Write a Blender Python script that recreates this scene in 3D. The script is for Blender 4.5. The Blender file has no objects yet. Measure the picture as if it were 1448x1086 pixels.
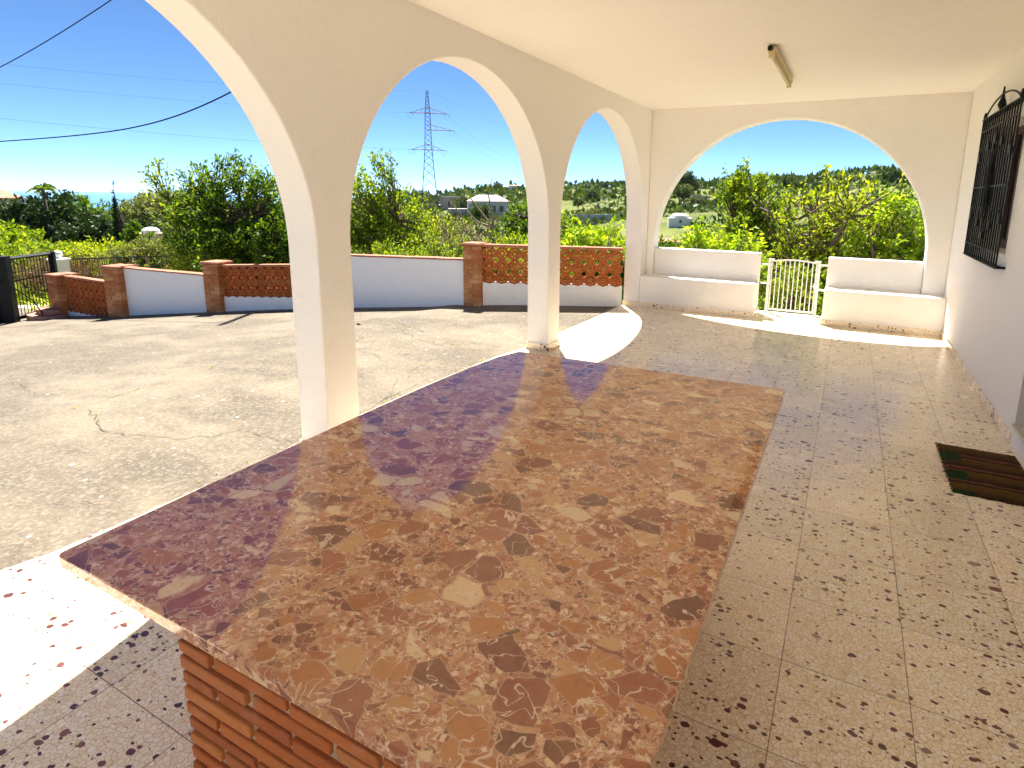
import bpy, math, random
import numpy as np
from mathutils import Vector, Matrix
R_ = math.radians
S = bpy.context.scene
C = S.collection
rnd = random.Random(7)

# ------------------------------------------------------------------ camera
CAMP = np.array([2.776, 0.0, 1.645])
def cam_axes(yaw, p, r):
    cy, sy, cp, sp = math.cos(yaw), math.sin(yaw), math.cos(p), math.sin(p)
    f = np.array([sy*cp, cy*cp, -sp]); rt = np.array([cy, -sy, 0]); dn = np.cross(f, rt)
    r2 = math.cos(r)*rt + math.sin(r)*dn; d2 = -math.sin(r)*rt + math.cos(r)*dn
    return r2, d2, f
cr, cd, cf = cam_axes(-0.47690788, 0.19081362, -0.01262551)
cam = bpy.data.cameras.new('camera'); co = bpy.data.objects.new('camera', cam); C.objects.link(co)
co.matrix_world = Matrix(((cr[0], -cd[0], -cf[0], CAMP[0]), (cr[1], -cd[1], -cf[1], CAMP[1]), (cr[2], -cd[2], -cf[2], CAMP[2]), (0, 0, 0, 1)))
cam.sensor_fit = 'HORIZONTAL'; cam.sensor_width = 36; cam.lens = 20.384
cam.shift_x = -0.03437; cam.shift_y = -0.07383
cam.clip_start = 0.05; cam.clip_end = 60000
S.camera = co

# ------------------------------------------------------------------ sun, sky, exposure
SUN = Vector((-0.337, 0.482, 1.0)).normalized()
w = bpy.data.worlds.new('World'); S.world = w; w.use_nodes = True
nt = w.node_tree; nt.nodes.clear()
sky = nt.nodes.new('ShaderNodeTexSky'); sky.sky_type = 'NISHITA'; sky.sun_disc = False
sky.sun_elevation = math.asin(SUN.z); sky.sun_rotation = math.atan2(SUN.x, SUN.y)
sky.altitude = 900; sky.air_density = 0.36; sky.dust_density = 0.0; sky.ozone_density = 5.0
bg = nt.nodes.new('ShaderNodeBackground'); bg.inputs[1].default_value = 0.062
hs = nt.nodes.new('ShaderNodeHueSaturation'); hs.inputs['Saturation'].default_value = 1.05; hs.inputs['Hue'].default_value = 0.496
nt.links.new(sky.outputs[0], hs.inputs['Color']); nt.links.new(hs.outputs[0], bg.inputs[0])
wo = nt.nodes.new('ShaderNodeOutputWorld'); nt.links.new(bg.outputs[0], wo.inputs[0])
sl = bpy.data.lights.new('sun', 'SUN'); sl.energy = 4.6; sl.angle = R_(0.5); sl.color = (1, .95, .87)
so = bpy.data.objects.new('sun', sl); C.objects.link(so)
so.rotation_euler = (-SUN).to_track_quat('-Z', 'Y').to_euler()
S.view_settings.view_transform = 'Standard'; S.view_settings.look = 'None'
S.view_settings.exposure = 2.0; S.view_settings.gamma = 1
S.cycles.max_bounces = 9; S.cycles.diffuse_bounces = 7; S.cycles.glossy_bounces = 4; S.cycles.transparent_max_bounces = 8

# ------------------------------------------------------------------ node helpers
class MT:
    def __init__(s, name):
        s.m = bpy.data.materials.new(name); s.m.use_nodes = True; s.t = s.m.node_tree
        s.b = s.t.nodes['Principled BSDF']; s.o = s.t.nodes['Material Output']
    def n(s, typ, ins=None, **kw):
        x = s.t.nodes.new('ShaderNode'+typ)
        for k, v in kw.items(): setattr(x, k, v)
        for k, v in (ins or {}).items(): s.set(x.inputs[k], v)
        return x
    def set(s, inp, v):
        if isinstance(v, bpy.types.NodeSocket): s.t.links.new(v, inp)
        else:
            if isinstance(v, tuple) and len(v) == 3 and inp.type == 'RGBA': v = (*v, 1)
            inp.default_value = v
    def m_(s, op, a, b=0.0, c=0.0, clamp=False):
        x = s.n('Math', {0: a, 1: b, 2: c}, operation=op); x.use_clamp = clamp; return x.outputs[0]
    def mix(s, f, a, b, bt='MIX'):
        x = s.t.nodes.new('ShaderNodeMix'); x.data_type = 'RGBA'; x.blend_type = bt
        s.set(x.inputs[0], f); s.set(x.inputs[6], a); s.set(x.inputs[7], b); return x.outputs[2]
    def ramp(s, f, stops, interp='LINEAR'):
        x = s.t.nodes.new('ShaderNodeValToRGB'); r = x.color_ramp; r.interpolation = interp
        while len(r.elements) < len(stops): r.elements.new(.5)
        for e, (p, c) in zip(r.elements, stops):
            e.position = p; e.color = (*c, 1) if isinstance(c, tuple) else (c, c, c, 1)
        s.set(x.inputs[0], f); return x.outputs[0]
    def mr(s, v, a, b, c=0.0, d=1.0):
        x = s.n('MapRange', {0: v, 1: a, 2: b, 3: c, 4: d}); return x.outputs[0]
    def pos(s):
        return s.n('NewGeometry').outputs['Position']
    def obj(s):
        return s.n('TexCoord').outputs['Object']
    def noise(s, vec, sc, det=3, rough=.5, dist=0.0, col=False):
        x = s.n('TexNoise', {'Vector': vec, 'Scale': sc, 'Detail': det, 'Roughness': rough, 'Distortion': dist}); return x.outputs[1 if col else 0]
    def vor(s, vec, sc, feature='F1', rnd_=1.0):
        x = s.n('TexVoronoi', {'Vector': vec, 'Scale': sc, 'Randomness': rnd_}, feature=feature); return x
    def vadd(s, a, b, op='ADD'):
        return s.n('VectorMath', {0: a, 1: b}, operation=op).outputs[0]
    def warp(s, vec, sc, amt, det=2):
        nz = s.noise(vec, sc, det, col=True)
        d = s.n('VectorMath', {0: nz, 1: (.5, .5, .5)}, operation='SUBTRACT').outputs[0]
        d = s.n('VectorMath', {0: d, 3: amt}, operation='SCALE').outputs[0]
        return s.vadd(vec, d)
    def bump(s, h, dist, strength=1.0, normal=None):
        ins = {'Height': h, 'Distance': dist, 'Strength': strength}
        if normal is not None: ins['Normal'] = normal
        return s.n('Bump', ins).outputs[0]
    def out(s, col=None, rough=None, nrm=None, spec=None, metal=None):
        if col is not None: s.set(s.b.inputs['Base Color'], col)
        if rough is not None: s.set(s.b.inputs['Roughness'], rough)
        if nrm is not None: s.set(s.b.inputs['Normal'], nrm)
        if spec is not None: s.set(s.b.inputs['Specular IOR Level'], spec)
        if metal is not None: s.set(s.b.inputs['Metallic'], metal)
        return s.m

def mat_paint(name='white_wall_paint', col=(.86, .83, .79), dirt=.0, tint=(.62, .56, .48)):
    k = MT(name); p = k.pos()
    big = k.noise(p, 1.3, 4, .6); fine = k.noise(p, 90, 3, .6); mid = k.noise(k.warp(p, 6, .15), 14, 5, .65)
    c = k.mix(k.mr(big, .35, .75, 0, .25), col, tuple(v*.93 for v in col))
    if dirt: c = k.mix(k.mr(mid, .56, .75, 0, dirt), c, tint)
    h = k.m_('ADD', k.m_('MULTIPLY', mid, .75), k.m_('MULTIPLY', fine, .2))
    h = k.m_('ADD', h, k.m_('MULTIPLY', k.noise(k.warp(p, 2.5, .3), 4.5, 3, .55), 1.6))
    return k.out(c, .75, k.bump(h, .012, .6), .3)
def mat_plain(name, col, rough=.6, metal=0, var=.15, sc=8, spec=.5):
    k = MT(name); p = k.pos(); n_ = k.noise(p, sc, 5, .65)
    c = k.mix(k.mr(n_, .3, .7), tuple(v*(1-var) for v in col), tuple(min(1, v*(1+var)) for v in col))
    return k.out(c, rough, k.bump(k.noise(p, sc*6, 3), .001, .4), spec, metal)

def mat_terrazzo(name='terrazzo', joints=True, ox=2.7071, oy=1.6256, T=.4, dark=1.0):
    k = MT(name); p = k.pos()
    sx = k.n('SeparateXYZ', {0: p})
    wp = k.warp(p, 30, .010)
    # tile id shifts the chip pattern so that each tile has its own
    u = k.m_('DIVIDE', k.m_('SUBTRACT', sx.outputs[0], ox), T); v = k.m_('DIVIDE', k.m_('SUBTRACT', sx.outputs[1], oy), T)
    fu, fv = k.m_('FLOOR', u), k.m_('FLOOR', v)
    cid = k.n('CombineXYZ', {0: fu, 1: fv}).outputs[0]
    wn = k.n('TexWhiteNoise', {0: cid}, noise_dimensions='3D')
    tv = wn.outputs[0]
    if joints:
        off = k.n('VectorMath', {0: wn.outputs[1], 3: 7.0}, operation='SCALE').outputs[0]
        wp = k.vadd(wp, off)
    v1 = k.vor(wp, 58, 'DISTANCE_TO_EDGE'); v1c = k.vor(wp, 58)
    peb = k.mr(v1.outputs[0], .015, .085)
    pc = k.n('SeparateColor', {0: v1c.outputs[1]})
    pebble = k.ramp(pc.outputs[0], [(0, (.86, .70, .48)), (.3, (.92, .79, .57)), (.6, (.95, .84, .65)), (1, (.97, .89, .75))])
    base = k.mix(peb, (.66, .48, .27), pebble)
    base = k.mix(k.mr(k.noise(p, 260, 2), .55, .75, 0, .14), base, (.6, .46, .31))
    # dark chips in two sizes
    col = base
    for sc, thr, r0, seed in ((25, .76, .42, 3.7), (44, .78, .38, 11.3), (17, .92, .44, 21.1)):
        q = k.n('VectorMath', {0: wp, 1: (seed, seed*1.7, 0)}, operation='ADD').outputs[0]
        q = k.warp(q, 40, .010)
        q = k.n('VectorMath', {0: q, 1: (1.0, 1.35, 1.0)}, operation='MULTIPLY').outputs[0]
        vv = k.vor(q, sc, rnd_=.9); cc = k.n('SeparateColor', {0: vv.outputs[1]})
        dens = k.noise(p, 3.1, 2)
        th = k.m_('ADD', k.m_('ADD', thr, k.m_('MULTIPLY', k.m_('SUBTRACT', dens, .5), -.5)), k.m_('MULTIPLY', k.m_('SUBTRACT', wn.outputs[0], .5), .16))
        on = k.m_('GREATER_THAN', cc.outputs[0], th)
        rr = k.m_('MULTIPLY', k.m_('ADD', .35, k.m_('MULTIPLY', cc.outputs[1], .65)), r0)
        edge = k.m_('LESS_THAN', vv.outputs[0], rr)
        f = k.m_('MULTIPLY', on, edge)
        cc2 = k.ramp(cc.outputs[2], [(0, (.085, .026, .022)), (.45, (.14, .052, .045)), (.75, (.23, .08, .055)), (.93, (.26, .20, .15)), (1, (.40, .26, .18))])
        col = k.mix(f, col, cc2)
    tint = k.mr(tv, 0, 1, .90, 1.06)
    col = k.mix(1.0, col, k.n('CombineColor', {0: tint, 1: tint, 2: tint}).outputs[0], 'MULTIPLY')
    h = 1.0
    rough = k.mr(k.noise(p, 5, 4), .3, .7, .16, .30)
    if joints:
        def edgef(a):
            fr = k.m_('FRACT', a); return k.m_('MINIMUM', fr, k.m_('SUBTRACT', 1.0, fr))
        e = k.m_('MINIMUM', edgef(u), edgef(v))
        jt = k.mr(e, .0025, .005)
        wear = k.noise(p, 9, 3)
        jc = k.mix(k.mr(wear, .4, .7), (.26, .16, .085), (.13, .08, .045))
        col = k.mix(k.mr(e, .0026, .0050), jc, col)
        nr = k.bump(jt, .0015, .6)
        rough = k.m_('ADD', rough, k.mr(jt, 0, 1, .4, 0))
    else: nr = None
    k.b.inputs['IOR'].default_value = 1.62
    return k.out(col, rough, nr, .5)

def mat_breccia():
    k = MT('breccia_marble'); p = k.obj()
    q = k.warp(p, 8, .06); q = k.warp(q, 30, .014)
    # ground mass of small chips
    sm = k.vor(q, 85); sme = k.vor(q, 85, 'DISTANCE_TO_EDGE'); sc = k.n('SeparateColor', {0: sm.outputs[1]})
    smcol = k.ramp(sc.outputs[0], [(0, (.15, .035, .02)), (.2, (.38, .115, .055)), (.42, (.44, .155, .075)), (.7, (.54, .24, .12)), (.9, (.68, .40, .23)), (1, (.92, .76, .55))])
    smcol = k.mix(k.mr(sme.outputs[0], .0, .10), (.60, .32, .18), smcol)
    fine = k.noise(q, 120, 4, .7)
    spk = k.vor(k.warp(p, 60, .02), 150); spc = k.n('SeparateColor', {0: spk.outputs[1]})
    smcol = k.mix(k.mr(fine, .4, .7, 0, .45), smcol, (.50, .24, .14))
    col = smcol
    smcol = k.mix(k.m_('MULTIPLY', k.m_('GREATER_THAN', spc.outputs[0], .84), k.m_('LESS_THAN', spk.outputs[0], .38)), smcol, (.16, .04, .022))
    smcol = k.mix(k.m_('MULTIPLY', k.m_('LESS_THAN', spc.outputs[0], .08), k.m_('LESS_THAN', spk.outputs[0], .40)), smcol, (.92, .80, .62))
    # curly pale calcite threads
    vn = k.noise(k.warp(p, 16, .11), 22, 3, .6, 1.2)
    vein = k.mr(k.m_('ABSOLUTE', k.m_('SUBTRACT', vn, .5)), .004, .018, 1, 0)
    col = k.mix(k.m_('MULTIPLY', vein, .85), col, (.92, .76, .56))
    # angular fragments, three sizes
    for scl, thr, gap, seed, amt in ((48, .40, .08, 5.1, .035), (23, .44, .06, 9.4, .05), (11.5, .50, .04, 2.2, .07)):
        qq = k.vadd(p, (seed, seed*.6, 0)); qq = k.warp(qq, scl*.45, amt*.9); qq = k.warp(qq, scl*2, .012)
        qq = k.n('VectorMath', {0: qq, 1: (1.0, 1.25, 1.0)}, operation='MULTIPLY').outputs[0]
        vc = k.vor(qq, scl); ve = k.vor(qq, scl, 'DISTANCE_TO_EDGE')
        cc = k.n('SeparateColor', {0: vc.outputs[1]})
        lim = k.m_('ADD', gap, k.m_('MULTIPLY', cc.outputs[1], gap*2.2))
        on = k.m_('MULTIPLY', k.m_('GREATER_THAN', cc.outputs[0], thr), k.mr(k.m_('SUBTRACT', ve.outputs[0], lim), 0, .018))
        fc = k.ramp(cc.outputs[2], [(0, (.12, .026, .016)), (.12, (.17, .034, .020)), (.26, (.24, .040, .022)), (.40, (.34, .085, .04)), (.52, (.42, .13, .035)), (.64, (.50, .20, .055)), (.76, (.62, .36, .16)), (.88, (.86, .68, .42)), (1, (.62, .50, .34))])
        tex = k.noise(k.warp(p, 20, .1), 28, 5, .65)
        fc = k.mix(k.mr(tex, .35, .68, 0, .5), fc, k.mix(.4, fc, (.66, .34, .14)))
        fc = k.mix(k.mr(k.noise(k.warp(p, 45, .03), 75, 4, .7), .52, .66, 0, .5), fc, k.mix(.6, fc, (.08, .02, .01)))
        fv = k.noise(k.warp(p, 12, .10), 13, 2, .5, .6)
        v2 = k.mr(k.m_('ABSOLUTE', k.m_('SUBTRACT', fv, .5)), .002, .012, 1, 0)
        fc = k.mix(k.m_('MULTIPLY', v2, .9), fc, (.86, .72, .55))
        rim = k.mr(k.m_('ABSOLUTE', k.m_('SUBTRACT', ve.outputs[0], lim)), 0, .03, .55, 0)
        col = k.mix(k.m_('MULTIPLY', rim, k.m_('GREATER_THAN', cc.outputs[0], thr)), col, (.66, .47, .33))
        col = k.mix(on, col, fc)
    big = k.noise(p, 2.2, 3)
    col = k.mix(k.mr(big, .3, .7, 0, .35), col, k.mix(.5, col, (.52, .26, .08)))
    col = k.mix(1.0, col, (.95, .88, .78), 'MULTIPLY')
    rough = k.mr(k.noise(p, 7, 4), .3, .7, .03, .07)
    nr = k.bump(k.noise(p, 40, 3), .0002, .12)
    k.b.inputs['IOR'].default_value = 1.8
    return k.out(col, rough, nr, .5)

def mat_concrete():
    k = MT('weathered_concrete'); p = k.pos()
    q = k.warp(p, .8, .8)
    big = k.noise(k.n('VectorMath', {0: q, 1: (.75, 1.6, 1)}, operation='MULTIPLY').outputs[0], .75, 6, .62)
    med = k.noise(q, 3.2, 6, .7); fine = k.noise(p, 60, 3, .8); agg = k.vor(p, 55)
    c = k.mix(k.mr(big, .42, .58), (.098, .079, .058), (.200, .162, .115))
    c = k.mix(k.mr(med, .42, .68, 0, .5), c, (.11, .092, .074))
    ac = k.n('SeparateColor', {0: agg.outputs[1]})
    c = k.mix(k.m_('MULTIPLY', k.m_('GREATER_THAN', ac.outputs[0], .55), .42), c, k.mix(ac.outputs[1], (.07, .06, .048), (.30, .26, .20)))
    c = k.mix(k.mr(fine, .45, .75, 0, .5), c, (.27, .225, .17))
    st = k.vor(p, 7.0); stc = k.n('SeparateColor', {0: st.outputs[1]})
    c = k.mix(k.m_('MULTIPLY', k.m_('LESS_THAN', st.outputs[0], .10), k.m_('GREATER_THAN', stc.outputs[0], .72)), c, (.40, .37, .32))
    # hairline cracks
    ce = k.vor(k.warp(k.warp(p, .9, 1.1, 4), 7, .10), .33, 'DISTANCE_TO_EDGE').outputs[0]
    br = k.noise(p, 1.5, 2)
    crk = k.m_('MULTIPLY', k.mr(ce, .0008, .003, 1, 0), k.mr(br, .50, .6, 0, .6))
    c = k.mix(crk, c, (.07, .06, .045))
    h = k.m_('ADD', k.m_('MULTIPLY', k.noise(p, 35, 4, .8), 1.0), k.m_('MULTIPLY', crk, -1.5))
    return k.out(c, .9, k.bump(h, .010, .8), .2)

def mat_brick(name, cols, sc=30):
    k = MT(name); p = k.pos()
    isl = k.n('NewGeometry').outputs['Random Per Island']
    c = k.ramp(isl, [(i/(len(cols)-1), v) for i, v in enumerate(cols)])
    n1 = k.noise(k.n('VectorMath', {0: p, 1: (1, 1, 3)}, operation='MULTIPLY').outputs[0], sc, 5, .7)
    c = k.mix(k.mr(n1, .35, .7, 0, .45), c, (.34, .11, .04))
    c = k.mix(k.mr(k.noise(p, sc*.35, 4), .58, .75, 0, .3), c, (.62, .36, .20))
    return k.out(c, .8, k.bump(k.noise(p, sc*4, 4, .7), .006, .9), .2)

def mat_leaf(name, c0, c1, c2, trans=.45, clump=2.0, rough=.55):
    k = MT(name); isl = k.n('NewGeometry').outputs['Random Per Island']; p = k.pos()
    n_ = k.noise(p, clump, 3)
    f = k.m_('ADD', k.m_('MULTIPLY', isl, .62), k.m_('MULTIPLY', k.mr(n_, .3, .7), .38))
    c = k.ramp(f, [(0, c0), (.5, c1), (1, c2)])
    k.out(c, rough, None, .15)
    tr = k.n('BsdfTranslucent', {0: k.mix(1.0, c, (1.5, 1.4, .45), 'MULTIPLY')})
    mx = k.n('MixShader', {0: trans, 1: k.b.outputs[0], 2: tr.outputs[0]})
    k.t.links.new(mx.outputs[0], k.o.inputs[0]); return k.m

def mat_terrain():
    k = MT('hillside_ground'); p = k.pos()
    a = k.noise(k.warp(p, .02, 20), .018, 5, .6); b = k.noise(p, .12, 5, .7); d = k.noise(p, 1.2, 4, .7)
    c = k.ramp(a, [(.25, (.035, .055, .016)), (.42, (.075, .10, .025)), (.55, (.15, .17, .045)), (.66, (.17, .16, .06)), (.8, (.09, .11, .03))])
    c = k.mix(k.mr(b, .48, .62, 0, .75), c, (.05, .07, .02))
    c = k.mix(k.mr(d, .45, .7, 0, .5), c, (.17, .19, .05))
    sz = k.n('SeparateXYZ', {0: p}).outputs[2]
    # faint terraces where the slope was once farmed
    te = k.m_('SINE', k.m_('MULTIPLY', k.m_('ADD', sz, k.m_('MULTIPLY', b, 2.5)), 2.6))
    c = k.mix(k.mr(te, .55, .95, 0, .4), c, (.20, .18, .08))
    return k.out(c, .95, None, .1)

def mat_sea():
    k = MT('sea_water'); p = k.pos()
    n_ = k.noise(k.n('VectorMath', {0: p, 1: (.002, .002, .002)}, operation='MULTIPLY').outputs[0], 3, 6, .6)
    c = k.mix(n_, (.035, .16, .34), (.05, .21, .40))
    return k.out(c, .35, None, .25)

PAINT = mat_paint(dirt=.13); PAINT2 = mat_paint('garden_wall_paint', (.90, .89, .87), .25, (.55, .56, .56))
TERR = mat_terrazzo(); TERR2 = mat_terrazzo('terrazzo_skirting', False)
BREC = mat_breccia(); CONC = mat_concrete()
BRK1 = mat_brick('red_brick', [(.46, .12, .030), (.56, .17, .045), (.62, .22, .06), (.40, .10, .028), (.66, .27, .09)])
BRK2 = mat_brick('pillar_brick', [(.36, .11, .04), (.58, .26, .10), (.66, .36, .16), (.42, .14, .045), (.60, .29, .11)])
TERC = mat_brick('terracotta_lattice', [(.38, .095, .022), (.46, .13, .03), (.42, .11, .025)], 20)
COPE = mat_plain('terracotta_coping', (.36, .14, .07), .8, var=.3)
MORT = mat_plain('mortar', (.46, .33, .20), .95, var=.3, sc=40)
IRON = mat_plain('black_iron', (.0055, .0055, .006), .5, var=.3, spec=.25)
WHMET = mat_plain('white_painted_metal', (.78, .77, .74), .45, var=.05)
RUST = mat_plain('rusty_iron', (.30, .17, .10), .8, var=.4)
WOOD = mat_plain('dark_brown_wood', (.075, .028, .016), .4, var=.3)
BARK = mat_plain('bark', (.115, .085, .055), .9, var=.4, sc=12)
BARKL = mat_plain('pale_bark', (.23, .185, .13), .9, var=.35, sc=12)
STEEL = mat_plain('galvanised_steel', (.10, .13, .17), .5, var=.1)
WIREM = mat_plain('wire_black', (.012, .014, .02), 1, var=.1, spec=0)
L_DARK = mat_leaf('leaf_dark_green', (0.020, 0.050, 0.005), (0.065, 0.14, 0.010), (0.289, 0.403, 0.025))
L_MID = mat_leaf('leaf_mid_green', (0.060, 0.116, 0.010), (0.170, 0.264, 0.018), (0.459, 0.527, 0.035))
L_YEL = mat_leaf('leaf_yellow_green', (0.119, 0.186, 0.010), (0.323, 0.403, 0.020), (0.646, 0.651, 0.045), .4)
L_FIG = mat_leaf('leaf_bright_broad', (0.102, 0.202, 0.012), (0.289, 0.419, 0.025), (0.612, 0.713, 0.060), .42)
L_OLV = mat_leaf('leaf_olive_grey', (0.085, 0.109, 0.025), (0.187, 0.217, 0.055), (0.340, 0.357, 0.110), .25)
L_PINE = mat_leaf('leaf_pine', (.012, .030, .008), (.03, .06, .016), (.07, .11, .03), .15)
L_FAR = mat_leaf('leaf_far_trees', (.018, .040, .010), (.055, .095, .020), (.13, .18, .035), .2, .02)
L_FAR2 = mat_leaf('leaf_far_olive', (.05, .08, .02), (.12, .15, .04), (.22, .25, .07), .2, .02)
L_GRASS = mat_leaf('grass_blades', (.10, .15, .012), (.22, .29, .022), (.42, .46, .06), .4)
L_DRY = mat_leaf('dry_stems', (.11, .055, .025), (.20, .11, .05), (.30, .20, .10), .2)

# ------------------------------------------------------------------ object helpers
def mesh_obj(name, V, F, mat, parent=None, smooth=False):
    me = bpy.data.meshes.new(name); me.from_pydata([tuple(v) for v in V], [], F); me.update()
    if mat: me.materials.append(mat)
    if smooth:
        me.polygons.foreach_set('use_smooth', [True]*len(me.polygons))
    o = bpy.data.objects.new(name, me); C.objects.link(o)
    if parent: o.parent = parent
    return o
def quads_obj(name, Q, mat, parent=None):
    """Q: (n,4,3) array of quads, each its own island"""
    n = len(Q); me = bpy.data.meshes.new(name)
    me.vertices.add(n*4); me.vertices.foreach_set('co', Q.reshape(-1).astype(np.float32))
    me.loops.add(n*4); me.loops.foreach_set('vertex_index', np.arange(n*4, dtype=np.int32))
    me.polygons.add(n); me.polygons.foreach_set('loop_start', np.arange(0, n*4, 4, dtype=np.int32))
    me.polygons.foreach_set('loop_total', np.full(n, 4, dtype=np.int32))
    me.update(calc_edges=True); me.materials.append(mat)
    o = bpy.data.objects.new(name, me); C.objects.link(o)
    if parent: o.parent = parent
    return o
class MB:
    def __init__(s): s.V = []; s.F = []; s.cut = []
    def mark(s): s.cut.append((len(s.V), len(s.F)))
    def build_each(s, name, mat, parent=None, rel=None, **kw):
        cs = [(0, 0)]+[c for c in s.cut if c != (0, 0)]
        if cs[-1] != (len(s.V), len(s.F)): cs.append((len(s.V), len(s.F)))
        for (v0, f0), (v1, f1) in zip(cs[:-1], cs[1:]):
            m = MB(); m.V = s.V[v0:v1]; m.F = [tuple(i-v0 for i in f) for f in s.F[f0:f1]]; o = m.build(name, mat, parent, **kw)
            if rel is not None: o.data.transform(Matrix.Translation(-Vector(rel)))
    def add(s, V, F):
        b = len(s.V); s.V += [tuple(v) for v in V]; s.F += [tuple(b+i for i in f) for f in F]
    def box(s, a, b, M=None, j=0):
        x0, y0, z0 = a; x1, y1, z1 = b
        V = [(x0, y0, z0), (x1, y0, z0), (x1, y1, z0), (x0, y1, z0), (x0, y0, z1), (x1, y0, z1), (x1, y1, z1), (x0, y1, z1)]
        if j: V = [tuple(c+rnd.uniform(-j, j) for c in v) for v in V]
        if M: V = [tuple(M @ Vector(v)) for v in V]
        s.add(V, [(0, 3, 2, 1), (4, 5, 6, 7), (0, 1, 5, 4), (1, 2, 6, 5), (2, 3, 7, 6), (3, 0, 4, 7)])
    def tube(s, P, r, n=6, cap=True):
        P = [Vector(p) for p in P]; rs = r if isinstance(r, (list, tuple)) else [r]*len(P)
        V = []; F = []; prev = None
        for i, p in enumerate(P):
            d = (P[min(i+1, len(P)-1)]-P[max(i-1, 0)])
            d = d.normalized() if d.length > 1e-9 else Vector((0, 0, 1))
            if prev is None:
                a = Vector((0, 0, 1)) if abs(d.z) < .9 else Vector((1, 0, 0)); u = d.cross(a).normalized()
            else:
                u = (prev-d*prev.dot(d)); u = u.normalized() if u.length > 1e-6 else d.orthogonal().normalized()
            prev = u; v = d.cross(u)
            for k in range(n):
                t = 2*math.pi*k/n; V.append(p+(u*math.cos(t)+v*math.sin(t))*rs[i])
        for i in range(len(P)-1):
            for k in range(n):
                F.append((i*n+k, i*n+(k+1) % n, (i+1)*n+(k+1) % n, (i+1)*n+k))
        if cap: F.append(tuple(reversed(range(n)))); F.append(tuple((len(P)-1)*n+k for k in range(n)))
        s.add(V, F)
    def prism(s, poly, f0, f1):
        """poly: 2-D points; f0/f1 map a 2-D point to the two end faces"""
        n = len(poly); V = [f0(*p) for p in poly]+[f1(*p) for p in poly]
        F = [tuple(range(n)), tuple(reversed(range(n, 2*n)))]
        F += [((i+1) % n, i, n+i, n+(i+1) % n) for i in range(n)]
        s.add(V, F)
    def lathe(s, prof, c=(0, 0, 0), n=16):
        V = []; F = []
        for r, z in prof:
            for k in range(n):
                t = 2*math.pi*k/n; V.append((c[0]+r*math.cos(t), c[1]+r*math.sin(t), c[2]+z))
        for i in range(len(prof)-1):
            for k in range(n): F.append((i*n+k, i*n+(k+1) % n, (i+1)*n+(k+1) % n, (i+1)*n+k))
        F.append(tuple(reversed(range(n)))); F.append(tuple((len(prof)-1)*n+k for k in range(n)))
        s.add(V, F)
    def build(s, name, mat, parent=None, smooth=False, bevel=0, seg=2):
        o = mesh_obj(name, s.V, s.F, mat, parent, smooth)
        if bevel:
            m = o.modifiers.new('bevel', 'BEVEL'); m.width = bevel; m.segments = seg; m.limit_method = 'ANGLE'; m.angle_limit = R_(40)
        return o
def thing(name, label, cat, loc=(0, 0, 0), group=None):
    o = bpy.data.objects.new(name, None); C.objects.link(o); o.location = loc; o.empty_display_size = .1
    return tag(o, label, cat, group)
def tag(o, label, cat, group=None, kind=None):
    o['label'] = label; o['category'] = cat
    if group: o['group'] = group
    if kind: o['kind'] = kind
    return o
def struct(o, label=None):
    o['kind'] = 'structure'
    return o
def reloc(o, loc):
    """the mesh was built in world coordinates; move its origin to the parent's"""
    o.data.transform(Matrix.Translation(-Vector(loc))); return o

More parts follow.
